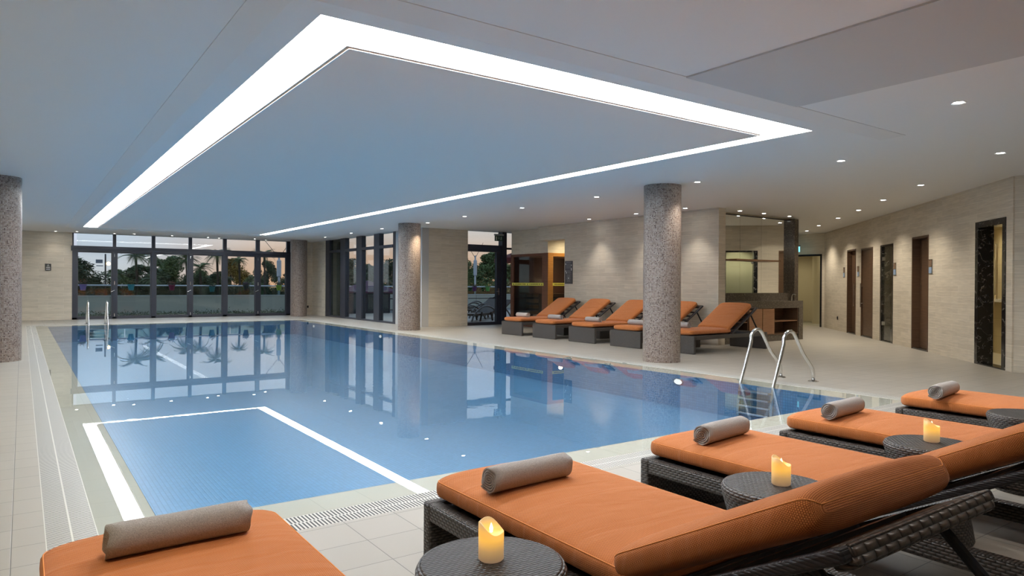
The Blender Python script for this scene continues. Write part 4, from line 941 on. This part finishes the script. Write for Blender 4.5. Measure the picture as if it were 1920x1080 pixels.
def tree(x, y, w, h, k, mat, lab, nm='tree', zb=-.4):
    TN[0] += 1; y2 = (44, 49, 54.5, 60, 66, 72.5, 80)[TN[0] % 7]+.01*y; kx = y2/y; x, w, h, y = x*kx, w*kx*1.5, 1.12+(h-1.12)*kx, y2
    o = empty(nm, (x,y,zb), random.Random(k+int(x*10)).uniform(0,6), label=lab, cat='tree', group='trees beyond the terrace')
    me = CR[k % 4].copy(); me.materials.append(mat); c_ = bpy.data.objects.new('foliage', me); COL.objects.link(c_); c_.parent = o
    c_.scale = (w/2.6, w/2.6, (h-zb)/3.1)
    MB().tube([(0,0,0),(.04,.02,(h-zb)*.7)], [.11,.05], 8).build('trunk', BARK, o)
tree(1.6, 41, 3.4, 2.75, 0, LEAFD, 'dark conifer at the left edge of the glass doors view')
tree(3.9, 40, 1.1, 1.9, 1, LEAFG, 'small olive bush right of the lamp pole')
tree(4.9, 41, 2.5, 2.2, 2, LEAFD, 'dark bushy tree below the twin palms')
tree(6.5, 41.5, 2.3, 2.75, 3, LEAFG, 'tall green bushy tree in the third glass bay')
tree(8.3, 43, 1.6, 2.0, 0, LEAFG, 'green bush at the foot of the central palms')
tree(10.0, 43, 2.0, 2.75, 1, LEAFY, 'yellow green autumn tree in the fifth glass bay')
tree(11.0, 42, 1.3, 1.75, 2, LEAFG, 'round bright green bush right of the yellow tree')
tree(12.0, 42.5, 1.4, 2.7, 3, LEAFD, 'dark tree at the right of the glass doors view')
tree(2.9, 40, 1.6, 1.45, 1, LEAFD, 'low dark shrub between the first two glass bays', nm='shrub')
tree(7.2, 40, 1.8, 1.75, 2, LEAFD, 'dark shrub behind the maroon pot')
tree(9.1, 42, 1.6, 1.9, 3, LEAFD, 'dark shrub right of the tall central palm')
tree(13.2, 42, 1.5, 2.0, 0, LEAFD, 'dark tree beside the white tent mast')
tree(16.6, 42, 2.6, 2.9, 1, LEAFD, 'dark tree seen at the left of the side windows')
tree(18.4, 42, 2.8, 2.6, 2, LEAFD, 'low dark tree seen through the middle side window')
tree(20.4, 42, 3.0, 3.0, 3, LEAFD, 'dark tree seen through the rightmost side window')
tree(25.2, 42, 3.0, 3.2, 0, LEAFG, 'dark pine at the left of the terrace door view')
tree(27.4, 42, 3.4, 3.75, 2, LEAFG, 'tallest dark pine seen through the terrace door')
tree(29.6, 42, 3.2, 2.9, 3, LEAFG, 'dark pine at the right of the terrace door view')
fr_v = []
for sd in range(3):
    rn = random.Random(50+sd); q = MB(); Lf = 1.0; n = 22; arch = rn.uniform(.35,.65)
    pts = [Vector((Lf*t*.92, 0, .35*t*2*arch-1.05*arch*1.4*t*t)) for t in [i/n for i in range(n+1)]]
    q.tube(pts, [.02*(1-.8*i/n) for i in range(n+1)], 5)
    for i in range(3, n+1):
        for s in (-1,1):
            t = i/n; ln = .34*sin(pi*min(1,.2+t*.78))**.7; d = Vector((.55,s*.8,-.25)).normalized()*ln; p = pts[i]; wv = Vector((.018,0,0))
            q.add([p-wv, p+d, p+wv], [(0,1,2)])
    me = q.mesh('frond'); me.materials.append(PALM); fr_v.append(me)
def palm(x, y, h, r, lab, nf=26, seed=0):
    y2 = (33.4, 35.9, 38.6, 41.4)[seed % 4]; kx = y2/y; x, r, h, y = x*kx, r*kx, 1.12+(h-1.12)*kx, y2
    o = empty('palm_tree', (x,y,-.4), label=lab, cat='palm tree', group='palm trees beyond the terrace'); rn = random.Random(seed)
    MB().tube([(0,0,0),(.05,0,(h+.4)*.5),(0,0,h+.4-r*.35)], [.065,.05,.055], 10).build('trunk', BARK, o)
    for i in range(nf):
        c_ = bpy.data.objects.new('frond', fr_v[i % 3]); COL.objects.link(c_); c_.parent = o; c_.location = (0,0,h+.4-r*.35)
        c_.rotation_euler = (rn.uniform(-.3,.3), rn.uniform(-.9,.55), 2*pi*i/nf*2.4); c_.scale = (r*.84,)*3
palm(4.6, 39, 2.75, 1.0, 'left palm of the pair in the second glass bay', seed=1)
palm(5.5, 40, 2.8, .95, 'right palm of the pair in the second glass bay', seed=2)
palm(6.9, 39, 2.65, .9, 'palm at the right of the third glass bay', seed=3)
palm(7.75, 40, 2.2, .85, 'short palm before the orange sky in the fourth bay', seed=4)
palm(8.6, 40, 3.0, .95, 'tall palm at the right of the fourth glass bay', seed=5)
palm(9.75, 40, 2.6, .62, 'slim palm standing before the yellow tree', seed=6)
palm(11.1, 40, 3.0, .8, 'tall palm at the right of the fifth glass bay', seed=7)
palm(5.0, 36, 1.55, .8, 'low fan palm close to the rail in the second and third bays', seed=8)
palm(3.55, 38, 1.7, .6, 'small fan palm beside the lamp pole', seed=9)
# lamp pole and masts
lpz = empty('lamp_pole', (3.30, 39, -.4), label='tall light pole with glowing orange lamp in the first glass bay', cat='light pole')
MB().tube([(0,0,0),(0,0,2.9)], .035, 8).build('pole', BLACKM, lpz)
MB().box(-.38,-.05,2.30,-.10,.05,2.34).box(-.40,-.08,2.45,-.12,.08,2.62).build('floodlight', plain('floodlight_grey', (.18,.20,.24), .5), lpz)
MB().lathe([(0,-.09),(.07,-.05),(.09,0),(.07,.05),(0,.09)], 16, (.13,0,2.43)).build('lamp_globe', emis('orange_lamp', (1,.55,.15), 14), lpz)
def mast(x, y, top, lab, sc=1):
    o = empty('tent_mast', (x,y,TZ), label=lab, cat='mast', group='white masts with stay cables'); g_ = plain('mast_white', (.50,.52,.56), .5); h = top-TZ
    MB().tube([(0,0,0),(0,0,h*.6),(0,0,h*.62)], [.05,.05,.09], 10).tube([(0,0,h*.62),(0,0,h*.9),(0,0,h*.92),(0,0,h)], [.10,.10,.045,.045], 10).build('pole', g_, o)
    MB().tube([(0,0,h*.95),(-.62,0,h*1.25)], .012, 5).tube([(0,0,h*.95),(.5,0,h*1.25)], .012, 5).build('stay_cable', BLACKM, o)
mast(9.54, 32, 2.40, 'white mast with two cables at the right of the glass doors')
mast(20.08, 32, 2.70, 'white mast seen through the terrace door')

# kiosk and bar stools behind the side windows
ki = empty('kiosk', (11.26, 26, TZ), .2, label='small dark kiosk with purple tent roof behind the side windows', cat='kiosk')
MB().box(-.65,-.6,0,.65,.6,.98).build('body', plain('kiosk_dark', (.018,.018,.03), .5), ki)
MB().add([(-.92,-.85,.95),(.92,-.85,.95),(.92,.85,.95),(-.92,.85,.95),(0,0,1.38),(-.92,-.85,.88),(.92,-.85,.88),(.92,.85,.88),(-.92,.85,.88)], [(0,1,4),(1,2,4),(2,3,4),(3,0,4),(0,5,6,1),(1,6,7,2),(2,7,8,3),(3,8,5,0)]).build('tent_roof', plain('kiosk_roof', (.09,.02,.06), .6), ki)
MB().box(-.4,-.62,.30,.25,-.6,.72).build('hatch', BLACKM, ki)
def stool(x, y, lab):
    o = empty('bar_stool', (x,y,TZ), label=lab, cat='bar stool', group='bar stools on the terrace')
    MB().box(-.19,-.19,.66,.19,.19,.70).build('seat', BLACKM, o)
    for sx in (-1,1):
        for sy in (-1,1): MB().tube([(sx*.15,sy*.15,.66),(sx*.20,sy*.20,0)], .014, 6).build('leg', BLACKM, o)
    MB().ring((-.185,-.185,.185,.185),(-.165,-.165,.165,.165),.25,.27).build('foot_ring', BLACKM, o)
stool(9.95, 25.3, 'bar stool left of the kiosk seen through the side window'); stool(11.6, 24.2, 'bar stool right of the kiosk, nearer the glass'); stool(12.15, 24.7, 'bar stool right of the kiosk, farther from the glass')
# terrace loungers with curved arms
TL = plain('brown_rattan', (.06,.042,.030), .5); TLS = plain('rattan_edge', (.13,.115,.10), .35)
def tlounger():
    o = empty('terrace_lounger')
    for s in (-1,1):
        pts = [(-.85+1.7*t, s*.30, .12+.46*sin(pi*t)**.8 if t > 0 else .0) for t in [i/12 for i in range(13)]]
        MB().tube(pts, .028, 8).build('arm', TLS, o, smooth=True)
        MB().tube([(-.25,s*.30,.40),(-.38,s*.30,0)], .03, 8).build('leg', TL, o); MB().tube([(.25,s*.30,.40),(.38,s*.30,0)], .03, 8).build('leg', TL, o)
    MB().box(-.75,-.28,.30,.35,.28,.36).build('seat', TL, o)
    q = MB().box(0,-.28,0,.75,.28,.05); q.xf(Matrix.Translation((.33,0,.32)) @ Matrix.Rotation(-.5,4,'Y')); q.build('backrest', TL, o)
    return o
tl = tlounger()
for i, (x_, y_, r_, lab) in enumerate(((11.55,18.2,.4,'brown rattan lounger outside the terrace door, nearest the glass'), (12.9,19.6,.4,'brown rattan lounger outside the door, second one back'), (13.6,21.3,.4,'brown rattan lounger outside the door, third one back'), (12.2,21.9,.4,'brown rattan lounger farthest left behind the terrace door'), (14.9,23.2,.4,'brown rattan lounger farthest from the terrace door'))):
    o = tl if i == 0 else copy_tree(tl); o.location = (x_,y_,TZ); o.rotation_euler = (0,0,r_); tag(o, lab, 'sun lounger', 'brown rattan loungers on the terrace')
REDF = plain('red_canvas', (.11,.008,.008), .8)
um = empty('red_umbrella', (15.85, 20.7, TZ), label='dark red umbrella with hanging curtain outside the terrace door', cat='umbrella')
MB().lathe([(1.75,2.08),(1.75,2.22),(.9,2.50),(0,2.78)], 8).build('canopy', REDF, um)
MB().lathe([(1.74,2.08),(.9,2.34),(0,2.60)], 8).build('canopy_lining', plain('red_lining', (.28,.04,.015), .8), um)
MB().tube([(0,0,0),(0,0,2.6)], .03, 10).build('pole', BLACKM, um)
q = MB(); n = 40; vs = []
for i in range(n+1):
    t = i/n; vs += [(-1.45+.9*t, -.9+.35*t+.05*sin(i*1.1), .12), (-1.45+.9*t, -.9+.35*t+.03*sin(i*1.1), 2.2)]
q.add(vs, [(2*i,2*i+2,2*i+3,2*i+1) for i in range(n)]); q.build('curtain', REDF, um)
